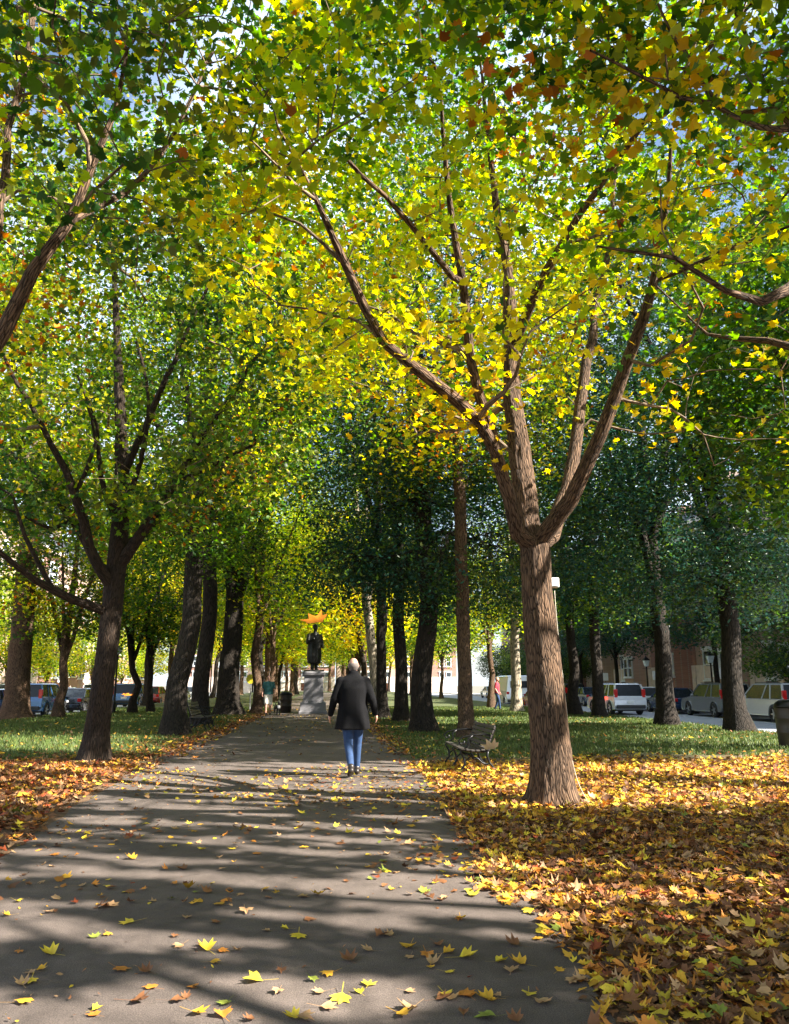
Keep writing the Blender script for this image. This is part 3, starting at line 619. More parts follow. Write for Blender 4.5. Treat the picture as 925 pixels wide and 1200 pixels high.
make_tree('maple_tree', bT, limbsT, cT, 'shade', 'maple at right frame edge, limbs with dark green and orange leaves over the path', 'tree', None,
          leaf=.15, per=28, spread=.27, tpl=MAPLE, seed=29, parts=True, clear=3.5, sides=(16, 8, 4), droop=.1)
def simple_tree(name, base, r0, height, fork, crad, cz0, palette, label, n=700, per=14, leaf=.16, tpl=SPRAY, seed=1, lean=(0,0), nl=5, bm=None, lm=None, group=None, gap=.36, cull=True, droop=.1, extra=None, **kw):
    rg = np.random.default_rng(seed); base = np.array([base[0], base[1], 0.0 if len(base) < 3 else base[2]])
    L = up_limbs(rg, r0, fork, height, crad*.8, nl, lean)
    hz = (height-cz0)/2
    E = [(base[0]+lean[0]*.8, base[1]+lean[1]*.8, base[2]+cz0+hz, crad, crad, hz)]+(extra or [])
    C = sample_crown(rg, E, n, gap=gap, seed=seed+3, zmin=cz0)
    return make_tree(name, base, L, C, palette, label, 'tree', group, leaf=leaf, per=per, spread=.38, tpl=tpl, seed=seed, bmat=bm or M_BARK_DARK, lmat=lm or M_LEAF, clear=fork*.95, sides=(14, 6, 3), tip=.006, step=.5, cull=cull, droop=droop, **kw)
# canopy right and behind the viewer: avenue rows continued, trees added for their shade
ROW = 'shade trees standing beside and behind the viewpoint'
for k, (x, y, h, r, n_) in enumerate([(11.9, 15.0, 13, 4.6, 1000), (11.9, 7.8, 13.5, 4.8, 1100), (11.9, 1.0, 13, 4.6, 900), (2.9, -.8, 12, 4.2, 900), (7.8, -1.2, 12.5, 3.8, 700), (11.9, -6, 13, 4.6, 900)]):
    simple_tree('shade_tree', (x, y), .24, h, 3.4, r, 3.8, 'green', ['broad green maple out of frame on the right lawn', 'green maple out of frame right, between lawn and street', 'green maple near the street behind the viewpoint', 'green maple beside the path behind the viewpoint', 'green maple on the lawn behind the viewpoint', 'green maple far behind the viewpoint near the street'][k], n=n_, per=26, leaf=.22, tpl=SPRAY, seed=40+k, bm=M_BARK, gap=.25)
# trees in view
T_ = [ # px, py, width px, height, fork, crown r, crown z0, palette, n, per, leaf, lean, bark, leafmat, limbs, name, label
 (205,862,26,14,4.6,4.2,4.6,'green',1000,14,.14,(.9,0),M_BARK_DARK,M_LEAF,5,'elm_tree','leaning rough-barked elm beside the left bench, left of the path'),
 (235,850,20,15,6,3.6,4.8,'green',700,14,.15,(0,0),M_BARK_DARK,M_LEAF,4,'elm_tree','straight slim grey trunk just behind the left bench'),
 (268,838,27,19,4.2,6.5,5.2,'green',1300,15,.18,(.2,0),M_BARK_DARK,M_LEAF,4,'elm_tree','massive old elm forking low into two limbs, on the left side of the path'),
 (300,837,11,12,4,3.4,4,'lime',500,14,.2,(0,0),M_BARK,M_LEAF,4,'elm_tree','slender brown trunk right of the massive old elm, by the walker in the green top'),
 (18,842,27,17,7,6.0,5.8,'green_gold',900,15,.19,(-.5,0),M_BARK,M_LEAF,5,'elm_tree','thick grey trunk at the left edge of the picture near the street'),
 (497,858,26,17,5.5,5.0,3.1,'elm',2100,15,.15,(.3,0),M_BARK_DARK,M_LEAF_DARK,5,'elm_tree','dark elm with drooping blue-green leaves just right of the walking man'),
 (470,846,16,17,6,4.0,4.2,'elm',1000,14,.17,(-.2,0),M_BARK_DARK,M_LEAF_DARK,4,'elm_tree','dark trunk directly beside the far bench right of the path'),
 (449,842,13,15,6,3.8,5.5,'elm',600,14,.2,(-.4,0),M_BARK_DARK,M_LEAF_DARK,4,'elm_tree','narrow dark trunk between the leaning pale tree and the far right bench'),
 (439,836,13,13,5,3.4,6,'lime',420,14,.22,(-1.2,0),M_BARK_PALE,M_LEAF,3,'elm_tree','pale trunk leaning left over the path beyond the walking man'),
 (547,865,18,15,7.5,4.6,6.6,'green_gold',800,14,.15,(-.2,0),M_BARK,M_LEAF,4,'maple_tree','tall straight brown trunk rising behind the right bench'),
 (576,830,8,10,3,3.0,3.4,'lime',420,14,.22,(0,0),M_BARK,M_LEAF,4,'maple_tree','thin young tree by the street, in front of the white van'),
 (606,834,13,12,5,3.6,4.4,'lime',460,14,.22,(.1,0),M_BARK_PALE,M_LEAF,4,'plane_tree','pale sunlit trunk by the street, just left of the big maple'),
 (674,838,14,14,2.9,5.0,4.0,'green',800,14,.2,(.1,0),M_BARK_DARK,M_LEAF,3,'elm_tree','dark trunk forking low into a V by the street, right of the big maple'),
 (703,840,14,15,7,4.2,4.0,'elm',900,14,.2,(0,0),M_BARK_DARK,M_LEAF_DARK,4,'elm_tree','slim straight trunk in front of the silver station wagon'),
 (782,850,22,16,4.4,5.6,3.1,'elm',2500,15,.18,(-.2,0),M_BARK_DARK,M_LEAF_DARK,5,'elm_tree','dark elm by the street between the slim trunk and the rightmost elm'),
 (867,857,26,16,4.6,5.6,3.2,'elm',2500,14,.16,(-.2,0),M_BARK_DARK,M_LEAF_DARK,5,'elm_tree','dark rightmost elm by the street with long low limbs'),
 (68,841,11,10,2.0,3.6,3.2,'green_gold',480,13,.2,(.1,0),M_BARK,M_LEAF,3,'young_tree','small forked tree in front of the blue cars on the left'),
 (155,836,9,9,2.0,3.2,3.0,'green',420,13,.2,(-.6,0),M_BARK_DARK,M_LEAF,3,'young_tree','small leaning tree right of the left maple, nearer the lamp post'),
 (177,835,8,9,1.9,3.0,3.2,'green_gold',380,13,.2,(-.8,0),M_BARK_DARK,M_LEAF,3,'young_tree','small crooked tree beside the leaning elm on the left, near the blue and red cars')]
for k, (px, py, wd, h, fk, cr, cz, pl_, n_, per, lf, ln, bm, lm, nl, nm, lab) in enumerate(T_):
    b = at(px, py); n_ = int(n_*(2.0 if b[1] < 30 else 1.6)); h = h*1.2
    ex = [(b[0], b[1], cz+1.2, cr*.9, cr*.9, 1.5)]+([(b[0], b[1], cz+3, cr*1.15, cr*1.15, 2.5)] if px > 690 else [])+([(b[0]+.5, b[1]-.3, 5.8, 2.8, 2.4, 2.6)] if px in (497, 470) else [])
    simple_tree(nm, b, wd/2*b[1]/F, h, fk, cr, cz, pl_, lab, n=n_, per=per, leaf=lf, seed=60+k, lean=ln, nl=nl, bm=bm, lm=lm, extra=ex, tpl=OVAL if pl_ == 'elm' and b[1] < 26 else SPRAY)
for k, (x, y, h, r, pl_, lab) in enumerate([(-11.4, 24, 16, 5.2, 'green_gold', 'tall maple out of frame on the left lawn, its crown behind the left maple'), (-11.6, 53, 17, 5.0, 'green', 'tall green tree far back on the left lawn'),
        (-4.2, 53, 18, 5, 'green_gold', 'tall green and gold tree behind the massive old elm'), (3.0, 40.5, 16, 3.6, 'elm', 'tall blue-green elm rising behind the leaning pale trunk')]):
    simple_tree('tall_tree', (x, y), .26, h, 5, r, 5.5, pl_, lab, n=1300, per=14, leaf=.24, seed=130+k, bm=M_BARK_DARK)
# far end of the avenue
ORD = ['first','second','third','fourth','fifth','sixth','seventh','eighth','ninth','tenth','eleventh','twelfth']
y50 = simple_tree('ginkgo_tree', (2.7, 50), .2, 13, 4, 5.0, 3.6, 'yellow', 'bright yellow tree over the path behind the statue', n=800, per=14, leaf=.26, seed=101, cull=False, lean=(-1.6, 0))
l46 = simple_tree('lime_green_tree', (-3.3, 47), .2, 12, 3.4, 4.6, 3.2, 'lime', 'lime green tree over the left path edge behind the walker in green top', n=700, per=14, leaf=.26, seed=102, cull=False, bm=M_BARK, lean=(.6, 0))
gfar = simple_tree('green_tree', (2.8, 57.5), .26, 15, 4, 5.0, 3.8, 'green', 'green tree on the right edge of the path, first behind the bright yellow tree', n=650, per=13, leaf=.3, seed=103, cull=False, bm=M_BARK)
for r_, (x0, nm) in enumerate([(-4.0, 'left path edge'), (2.8, 'right path edge'), (-11.2, 'left kerb'), (11.9, 'right kerb')]):
    ys = [55, 64, 73, 83, 94, 106, 120] if r_ < 2 else ([52, 61, 70, 80, 92, 106] if r_ == 2 else [67, 78, 90, 104])
    for j, y in enumerate(ys):
        src = [l46, gfar, y50][(j+r_) % 3]
        if r_ == 3: src = [gfar, l46, gfar][(j) % 3]
        if r_ == 1 and j == 0: continue
        o = copy_tree(src); o.location = (x0+random.uniform(-.4, .4), y, 0); o.rotation_euler[2] = random.uniform(0, 6.28); s = random.uniform(.9, 1.2); o.scale = (s, s, s*random.uniform(.95, 1.1))
        kind = {y50: 'yellow', l46: 'lime green', gfar: 'green'}[src]
        tag(o, '%s tree far along the %s, %s in that row' % (kind, nm, ORD[j]), 'tree', 'trees of the far avenue')
for j, (x, y) in enumerate([(-16, 128), (-8, 134), (-2.5, 138), (4, 136), (10, 131), (17, 127), (-12, 146), (1, 150), (12, 147)]):
    o = copy_tree([l46, gfar, y50][j % 3]); o.location = (x, y, 0); o.rotation_euler[2] = j*1.3; o.scale = (1.25, 1.25, 1.2)
    tag(o, '%s tree closing the far end of the avenue, %s from the left' % (['lime green', 'green', 'yellow'][j % 3], ORD[[1,3,5,7,8,10,2,6,9][j]-1]), 'tree', 'trees closing the far end')
# front garden trees across both streets
gl = simple_tree('garden_tree', (-24.0, 44, RZ), .14, 8.5, 1.6, 3.4, 1.8, 'lime', 'sunlit lime green garden tree in front of the left houses, nearest of them', n=520, per=14, leaf=.24, seed=111, cull=False, bm=M_BARK, group='garden trees across the left street')
for j, (x, y) in enumerate([(-24.5, 53), (-24, 62), (-24.5, 72), (-24, 84), (-24.3, 97), (-24.3, 112)]):
    o = copy_tree(gl); o.location = (x, y, RZ); o.rotation_euler[2] = j*1.7; s = random.uniform(.85, 1.25); o.scale = (s,)*3; o['label'] = 'sunlit lime green garden tree before the left houses, %s beyond the nearest' % ORD[j]
mg = simple_tree('magnolia_tree', (23.6, 37, RZ), .11, 6.2, .7, 4.0, 1.7, 'green', 'low wide dark green magnolia with bent stems behind the cars at far right', n=800, per=14, leaf=.2, seed=112, cull=False, bm=M_BARK_DARK, nl=7, lm=M_LEAF_DARK, group='garden trees across the right street')
for j, (x, y, s) in enumerate([(23.8, 78, .9), (23.8, 88, 1.0), (24, 100, 1.1)]):
    o = copy_tree(mg); o.location = (x, y, RZ); o.rotation_euler[2] = 1+j*2.1; o.scale = (s,)*3; o['label'] = 'dark green garden magnolia before the right houses, %s beyond the rightmost' % ORD[j]
st = simple_tree('street_tree', (XR+10.4, 31, RZ), .17, 11.5, 3.6, 4.0, 3.5, 'elm', 'dark green street tree across the right street, nearest of its row', n=900, per=14, leaf=.22, seed=121, cull=False, group='street trees across the right street', lm=M_LEAF_DARK)
for j, y in enumerate([45, 53, 61, 70, 80]):
    o = copy_tree(st); o.location = (XR+10.4, y, RZ); o.rotation_euler[2] = 1+j*1.9; o.scale = (1.05, 1.05, [1, 1.1, .95, 1.05, 1][j]); o['label'] = 'dark green street tree across the right street, %s beyond the nearest' % ORD[j]
# houses
n_h = 0
for k in range(7):
    row_house((-26.5+k*8.2, 158, RZ), -1, k % 3, '%s brick row house facing down the avenue at its far end, %s from left' % (['dark red', 'brown', 'pinkish'][k % 3], ORD[k]), 'row houses closing the avenue', bay=False, hgt=14).rotation_euler[2] = math.pi/2
for side, x0 in ((1, XR+14.6), (-1, XL-14.6)):
    for k in range(12):
        y = 28+k*8; bi = (k*2+(side > 0)) % 3
        lab = '%s brick row house with bay windows, %s from near end of %s row' % (['dark red', 'brown', 'pinkish'][bi], ORD[k], 'right' if side > 0 else 'left')
        row_house((x0, y, RZ-.07), -side, bi, lab, 'row houses along the %s street' % ('right' if side > 0 else 'left'), hgt=[14.5, 13.6, 15][k % 3]-.7*(side > 0))
# ================================================================ GROUND COVER
BROWN, TAN, DBR, LGOLD, LYEL, LOR, LRED, LGR = (.20,.085,.035), (.42,.25,.12), (.09,.04,.02), (.60,.33,.03), (.68,.50,.04), (.52,.20,.03), (.28,.06,.02), (.22,.26,.04)
def litter(name, n, x0, x1, y0, y1, dens, size, tpl, zmax, tilt, seed, weights):
    rg = np.random.default_rng(seed); x = rg.uniform(x0, x1, n); u = rg.uniform(0, 1, n); y = y0+(y1-y0)*u
    q = np.stack([x, y, x*0], 1); keep = rg.random(n) < dens(x, y, fbm(q*.9, seed, 3)); x, y = x[keep], y[keep]; n = len(x)
    P = np.stack([x, y, .012+rg.uniform(0, 1, n)**2*zmax(x, y)], 1); N = rg.normal(0, tilt, (n, 3)); N[:, 2] = 1
    cs = np.array([BROWN, TAN, DBR, LGOLD, LYEL, LOR, LRED, LGR]); wt = np.array(weights, float); wt /= wt.sum()
    T = cs[rg.choice(len(cs), n, p=wt)]*rg.uniform(.6, 1.3, (n, 1))
    return leaf_cloud(P, N, size*(.75+.5*rg.random(n)), np.clip(T, 0, .9), tpl, rg, cup=.28)
def merge(parts):
    V, Fc, T = [], [], []; b = 0
    for v, f, t in parts: V.append(v); Fc.append(f+b); T.append(t); b += len(v)
    return np.concatenate(V), np.concatenate(Fc), np.concatenate(T)
def dR(x, y, nz): return np.clip((x-XR_(y)+.22+(nz-.45)*.9)*2.4, 0, 1)*np.clip(1-(y-13.2+(nz-.5)*3)/1.5, .03, 1)*(x < .63*y+3.5)
def dL(x, y, nz): return np.clip((XL_(y)+.06-x+(nz-.45)*1.2)*2.0, 0, 1)*np.clip(1-(y-14.5+(nz-.5)*3)/1.5, .05, 1)*(x > -.41*y-3)
WR = [5.5, 2.2, 2.8, 2.2, 1.3, 2.2, .6, .2]; WL = [6, 2, 2, 1.2, .5, 3.2, 1.5, .1]
zf = lambda a: (lambda x, y: a)
zR = lambda x, y: .012+.05*np.clip(x-XR_(y), 0, 1)
parts = [litter('a', 40000, .9, 8, 2.2, 8, dR, .095, MAPLE, zR, .26, 1, WR), litter('b', 40000, 1.3, 12.7, 8, 15.5, dR, .11, MAPLE_S, zR, .30, 2, [4, 2.4, 2, 3.4, 2.6, 2, .5, .3]),
  litter('c', 34000, -10, -2.4, 5.5, 17, dL, .11, MAPLE_S, zf(.05), .3, 3, WL)]
v, f, t = merge(parts)
o = link('leaf_litter', np_mesh('leaf_litter', v, f, np.full(len(f)//3, 3), {'tint': t}), M_LITTER); tag(o, 'brown, orange and yellow fallen maple leaves drifted over both lawns beside the path', 'fallen leaves', kind='stuff')
# thin scatter over path and grass
ds = lambda x, y, nz: np.clip((nz-.38)*3, .08, 1)*np.where(np.abs(x+.75) < 2.2, .55+.45*np.clip((np.abs(x+.75)-1.2), 0, 1), 1)
parts = [litter('p', 4200, -2.9, 1.4, 5.2, 13.5, ds, .09, MAPLE_S, zf(.012), .16, 5, [4, 3, 1, 2.5, 2.2, 1.2, .3, .6]), litter('p', 2600, -3.1, 1.5, 13.5, 50, ds, .11, OVAL, zf(.01), .2, 6, [4, 3, 1, 2, 1, 2, .3, .2]),
   litter('p', 3000, -2.8, 1.4, 2.4, 12, ds, .028, OVAL, zf(.006), .3, 16, [6, 3, 2, 1, .5, 1, .3, .2]),
   litter('g', 9000, XL+.2, XR-.2, 15, 46, lambda x, y, nz: ((x > XR_(y)) | (x < XL_(y)))*np.clip((nz-.35)*2.5, .05, 1)*np.clip(1.2-(y-15)/30, .1, 1), .12, OVAL, zf(.06), .4, 7, [2, 5, .5, 3, 3, 2, .3, .2]),
   litter('e', 9000, -5.2, -2.6, 15.5, 42, lambda x, y, nz: np.exp(-np.abs(x+3.2)/.9)*.9, .13, OVAL, zf(.03), .35, 8, WL),
   litter('e', 6000, 1.3, 3.4, 15.5, 42, lambda x, y, nz: np.exp(-np.abs(x-1.6)/.5)*.8, .13, OVAL, zf(.03), .35, 9, WR)]
v, f, t = merge(parts)
o = link('scattered_leaves', np_mesh('scattered_leaves', v, f, np.full(len(f)//3, 3), {'tint': t}), M_LITTER); tag(o, 'small dry leaves and fragments scattered thinly over the path and the far grass', 'fallen leaves', kind='stuff')
# grass
def grass():
    rg = np.random.default_rng(77); n = 150000
    y = 13.6+34*rg.random(n)**1.35; x = rg.uniform(XL+.1, XR-.1, n); nz = fbm(np.stack([x*.8, y*.8, x*0], 1), 31, 3)
    k = ((x > XR_(y)+.12+(nz-.4)*.6) | (x < XL_(y)-.12-(nz-.4)*.6)) & (x < .63*y+4) & (x > -.41*y-4) & (y > 13.6+nz*2.6) & ((x > -5.2) | (rg.random(n) < .35+.65*(np.abs(x+3) > 1.4)) | (x > 0))
    x, y, nz = x[k], y[k], nz[k]; n = len(x); h = rg.uniform(.04, .10, n); a = rg.uniform(0, 6.28, n); wd = .012*(y/14)
    d = np.stack([np.cos(a)*wd, np.sin(a)*wd, 0*a], 1); P = np.stack([x, y, 0*x], 1)
    tip = P+np.stack([rg.normal(0, .03, n), rg.normal(0, .03, n), h], 1)
    V = np.stack([P-d, P+d, tip], 1).reshape(-1, 3); g = np.array([(.075,.115,.024)])*rg.uniform(.6, 1.4, (n, 1))*np.where(rg.random((n, 1)) < .12, np.array([[1.9, 1.25, 1.2]]), 1)
    T = np.concatenate([np.repeat(g, 3, 0), np.ones((3*n, 1))], 1)
    o = link('grass', np_mesh('grass', V, np.arange(3*n), np.full(n, 3), {'tint': T}), M_GRASS); tag(o, 'short green grass on both lawns beyond the fallen leaves', 'grass', kind='stuff')
grass()
# individual fallen leaves: the ones that show largest
FL = {}
def leaf_proto(color, var):
    key = (color, var)
    if key not in FL:
        rg = np.random.default_rng(500+len(FL)); c = dict(yellow=LYEL, golden=LGOLD, brown=BROWN, orange=LOR, tan=TAN, green=LGR, flame=(.55,.17,.01))[color]
        tp = MAPLE*1.0; k = len(tp); r2 = (tp**2).sum(1); cu = rg.uniform(-.3, .8)*(1.7 if color in ('brown', 'tan') else 1); f1 = rg.uniform(-.2, 1.0)*(1.6 if color in ('brown', 'tan') else 1)
        mid = tp*.55; W = [np.zeros(3)]; 
        for q in (mid, tp):
            for p in q: W.append(np.array([p[0], p[1], cu*(p@p)+f1*abs(p[0])*.45+rg.normal(0, .015)]))
        W = np.array(W); W[:, :2] *= rg.uniform(.86, 1.1, (len(W), 1)); W *= .13; W[:, 2] -= W[:, 2].min()
        fs = []; sz = []
        for i in range(k):
            j = (i+1) % k; fs += [0, 1+i, 1+j, 1+i, 1+k+i, 1+k+j, 1+j]; sz += [3, 4]
        # stem
        b = len(W); st = np.array([(0, -.02+.0, .002), (.003, -.02, .002), (.010, -.10, .012), (.007, -.10, .012)]); W = np.concatenate([W, st]); fs += [b, b+1, b+2, b+3]; sz += [4]
        sh = np.array([c])*np.concatenate([[.75], np.full(k, .9), rg.uniform(.8, 1.25, k), np.full(4, .8)])[:, None]*rg.uniform(.93, 1.07, (len(W), 3))
        me = np_mesh('fallen_leaf', W, fs, sz, {'tint': np.concatenate([np.clip(sh, 0, .9), np.ones((len(W), 1))], 1)}); me.materials.append(M_LITTER); FL[key] = me
    return FL[key]
USED = set()
def free(label):
    if label in USED: return False
    USED.add(label); return True
def size_word(s): return 'large' if s > .95 else ('mid-sized' if s > .7 else 'small')
def put_leaf(x, y, z, color, label, group, tilt=.1, s=1.0):
    o = bpy.data.objects.new('fallen_leaf', leaf_proto(color, random.randrange(5))); col.objects.link(o)
    o.location = (x, y, z); o.rotation_euler = (random.uniform(-tilt, tilt), random.uniform(-tilt, tilt), random.uniform(0, 6.28)); o.scale = (s,)*3
    return tag(o, label, 'fallen leaf', group)
GP, GL_ = 'maple leaves scattered on the grey path', 'large maple leaves on top of the leaf drift at right'
SPOTS = [(20,1058,'yellow'),(9,1075,'golden'),(190,995,'golden'),(250,1130,'golden'),(258,1062,'golden'),(152,1083,'yellow'),(126,1097,'golden'),(243,1115,'yellow'),(205,1100,'brown'),(350,1099,'yellow'),(172,1142,'brown'),
 (36,1152,'yellow'),(112,1186,'yellow'),(160,1176,'brown'),(205,1176,'brown'),(300,1152,'yellow'),(335,1091,'yellow'),(410,1128,'brown'),(432,1157,'yellow'),(400,1172,'yellow'),(470,1192,'golden'),(525,1142,'yellow'),
 (545,1124,'yellow'),(505,1055,'brown'),(610,1132,'golden'),(575,1176,'golden'),(540,1078,'golden'),(550,1170,'orange'),(480,1112,'golden'),(330,1140,'brown'),(215,1020,'brown'),(480,970,'golden'),(155,1008,'golden'),
 (95,1040,'tan'),(60,1120,'yellow'),(288,1070,'tan'),(372,1050,'golden'),(430,1018,'golden'),(585,1042,'yellow'),(640,1092,'yellow'),(655,1140,'golden'),(620,1168,'yellow'),(230,1190,'golden'),(345,1196,'yellow')]
side_of = lambda px: 'far left' if px < 130 else ('left side' if px < 250 else ('left middle' if px < 360 else ('middle' if px < 450 else ('right middle' if px < 550 else 'right side'))))
def where(px, py):
    return '%s of path, %s' % (side_of(px), 'picture bottom' if py > 1150 else ('just above picture bottom' if py > 1110 else ('two paces ahead' if py > 1070 else ('three paces ahead' if py > 1030 else ('five paces ahead' if py > 990 else 'well ahead')))))
for px, py, c in SPOTS:
    p = at(px, py); s = random.choice([.6, .82, 1.05]); lab = '%s %s maple leaf on %s' % (size_word(s), c, where(px, py))
    while lab in USED: px += 9; s = random.choice([.62, .84, 1.07, .6]); lab = '%s %s maple leaf on %s' % (size_word(s), c, where(px, py))
    free(lab); put_leaf(p[0], p[1], .012, c, lab, GP, .12, s)
k = 0
while k < 76:
    px, py = random.uniform(0, 700), 960+240*random.random()**.6; p = at(px, py)
    if not (XL_(p[1])+.05 < p[0] < XR_(p[1])-.05): continue
    if px < 430 and random.random() < .45: continue
    c = random.choice(['yellow','golden','brown','tan','tan','brown','orange','green']); s = random.uniform(.5, 1.0); lab = '%s %s maple leaf on %s' % (size_word(s), c, where(px, py))
    if not free(lab): continue
    k += 1; put_leaf(p[0], p[1], .011, c, lab, GP, .12, s)
k = 0
while k < 178:
    px, py = random.uniform(560, 925), 960+240*random.random()**.8; p = at(px, py)
    if p[0] < XR_(p[1])-.12: continue
    edge = p[0] < XR_(p[1])+.4
    if not edge and random.random() < .35: continue
    c = random.choice(['yellow','yellow','golden','golden','orange','tan','brown','green'] if not edge else ['yellow','golden','yellow','golden','orange','tan']); s = random.uniform(.6, 1.1)
    wh = ('by the path edge' if edge else ('by right frame edge' if px > 870 else ('towards right frame edge' if px > 800 else 'mid drift')))+', '+('picture bottom' if py > 1160 else ('just above picture bottom' if py > 1120 else ('two paces ahead' if py > 1080 else ('three paces ahead' if py > 1035 else ('four paces ahead' if py > 1000 else 'short of big maple')))))
    lab = '%s %s maple leaf on right drift %s' % (size_word(s), c, wh)
    if not free(lab): continue
    k += 1; put_leaf(p[0], p[1], .03 if not edge else .018, c, lab, GL_, .38, s*.88)
# leaves caught falling through the air
FLY = ((373,728,2.9,'flame',1.15,'orange maple leaf falling through the air in front of the statue head'), (577,877,3.4,'tan',.85,'pale pinkish leaf falling through the air in front of the right bench'),
      (68,385,3.3,'flame',.75,'orange leaf falling through the air before the slanting left limb'), (148,815,4.0,'flame',.6,'orange leaf falling beside the left maple trunk, low down'))
for px, py, Y, c, s, lab in FLY:
    p = atY(px, py, Y); o = bpy.data.objects.new('falling_leaf', leaf_proto(c, random.randrange(5))); col.objects.link(o); o.location = p
    o.rotation_euler = (math.radians(random.uniform(12,17)), math.radians(random.uniform(-25, 25)), random.uniform(-.5, .5)); o.scale = (s,)*3; tag(o, lab, 'falling leaf', 'leaves falling through the air')
# ================================================================ OBJECTS
M_WOOD = mat('bench_wood', (.045,.038,.034), .6, var=.3, scale=20, stretch=(1,6,6)); M_BRONZE = mat('dark_bronze', (.022,.022,.020), .38, metal=.6, var=.3, scale=12)
M_PED = mat('pedestal_granite', (.17,.165,.175), .75, var=.12, scale=25, bump=.2); M_WHITE = mat('white_plate', (.75,.76,.78), .5, var=.03)
def bench(loc, rz, label, L=1.8, frames=3):
    """length along local X, sitter looks to local -Y"""
    root = empty('park_bench', loc, rz, label, 'bench', 'iron and wood benches along the path')
    for k in range(frames):
        x = -L/2+.08+k*(L-.16)/(frames-1); mb = MB()
        curve = lambda pts, r=.016: mb.tube(pts, r, 6)
        curve([(x,-.28,0),(x,-.30,.05),(x,-.22,.16),(x,-.24,.28),(x,-.30,.38),(x,-.24,.42)], .02)
        curve([(x,.30,0),(x,.31,.05),(x,.20,.18),(x,.16,.30),(x,.18,.40)], .02)
        curve([(x,-.24,.20),(x,-.12,.30),(x,0,.26),(x,.08,.18),(x,.19,.16)]); curve([(x,-.28,.41),(x,-.1,.385),(x,.1,.375),(x,.2,.40)], .02)
        curve([(x,.18,.38),(x,.22,.55),(x,.28,.72),(x,.31,.80),(x,.29,.84)], .02)
        if k != 1 or frames == 2:
            curve([(x,.26,.66),(x,.12,.68),(x,-.10,.665),(x,-.26,.63),(x,-.32,.57),(x,-.29,.51),(x,-.23,.52),(x,-.23,.57)]); curve([(x,-.24,.42),(x,-.14,.50),(x,-.16,.60),(x,-.08,.66)])
        mb.build('iron_frame', M_IRON, root, True)
    mb = MB()
    for j in range(6): mb.box((0, -.26+j*.085, .425-.012*(2.5-abs(j-2.5))), (L, .065, .025))
    mb.build('seat', M_WOOD, root, bevel=.004)
    mb = MB()
    for j in range(5): mb.box((0, .17+.028*j, .50+j*.075), (L, .024, .06), rx=-.33)
    mb.build('backrest', M_WOOD, root, bevel=.004)
    return root
bench((2.4, 13.1, 0), -math.pi/2, 'dark iron and slat bench between the big maple and the path').scale = (.92, .92, .86)
bench((-3.65, 24.2, 0), math.pi/2, 'dark iron bench beside the leaning elm, left of the path')
bench((2.3, 33.2, 0), -math.pi/2, 'far dark bench at the right path edge before the dark trunks', frames=2)
bench((2.3, 37.4, 0), -math.pi/2, 'farthest bench, right path edge, beyond the far dark bench', frames=2)
# statue
sp = at(367, 836); root = empty('stone_pedestal', (sp[0], sp[1], 0), 0, 'grey granite pedestal standing in the path under the dark statue', 'pedestal')
def sq(z, h): return [(-h,-h,z),(h,-h,z),(h,h,z),(-h,h,z)]
MB().loft([sq(-.05,.66), sq(.12,.66), sq(.13,.62), sq(.5,.60), sq(.56,.52)]).build('base', M_PED, root, bevel=.01)
MB().loft([sq(.56,.49), sq(1.72,.44)]).build('die', M_PED, root, bevel=.012)
MB().loft([sq(1.72,.46), sq(1.78,.53), sq(1.9,.55), sq(1.95,.5)]).build('cap', M_PED, root, bevel=.01)
def rings(spec, n=28, folds=0, amp=0):
    out = []
    for (cx, cy, z, rx, ry) in spec:
        f = amp*max(0, min(1, (spec[0][2]-z)/(spec[0][2]-spec[-1][2]+1e-6)))
        out.append([(cx+rx*(1+f*math.cos(folds*a))*math.cos(a), cy+ry*(1+f*math.cos(folds*a+.6))*math.sin(a), z) for a in [2*math.pi*k/n for k in range(n)]])
    return out[::-1]
st = MB(); s_ = 1.24
def S(p): return tuple(c*s_ for c in p)
st.loft([[S(q) for q in r] for r in rings([(0,0,1.50,.13,.10),(0,0,1.44,.24,.15),(0,.02,1.3,.29,.19),(0,.02,1.1,.27,.2),(0,.01,.9,.29,.22),(0,0,.6,.30,.22),(0,0,.34,.27,.20),(.0,0,.3,.22,.16)], folds=9, amp=.06)])
st.capsule(S((-.08,0,.4)), S((-.1,-.03,.08)), .1, .08); st.capsule(S((.09,0,.4)), S((.1,.03,.08)), .1, .08)
st.capsule(S((-.1,.0,.06)), S((-.12,-.16,.05)), .07, .05); st.capsule(S((.1,.03,.06)), S((.13,-.14,.05)), .07, .05)
st.capsule(S((-.25,0,1.38)), S((-.33,-.06,1.1)), .1, .085).capsule(S((-.33,-.06,1.1)), S((-.2,-.27,1.22)), .08, .055).ball(S((-.18,-.3,1.24)), .075)
st.capsule(S((.25,0,1.38)), S((.34,.02,1.08)), .1, .085).capsule(S((.34,.02,1.08)), S((.26,-.2,.95)), .08, .055).ball(S((.25,-.24,.94)), .07)
st.capsule(S((0,.0,1.46)), S((0,-.04,1.6)), .085, .075).ball(S((0,-.07,1.7)), (.115,.135,.155)).ball(S((0,-.02,1.73)), (.13,.14,.14)).ball(S((0,-.205,1.68)), (.02,.03,.03)).capsule(S((0,-.13,1.62)), S((0,-.15,1.56)), .07, .05)
sr = empty('bronze_statue', (sp[0], sp[1], 1.95), math.radians(25), 'dark bronze statue of a robed standing man on the granite pedestal', 'statue')
MB().box((0,0,.03), (.78,.7,.1)).build('plinth', M_BRONZE, sr, bevel=.01); st.build('figure', M_BRONZE, sr, True, remesh=.022)
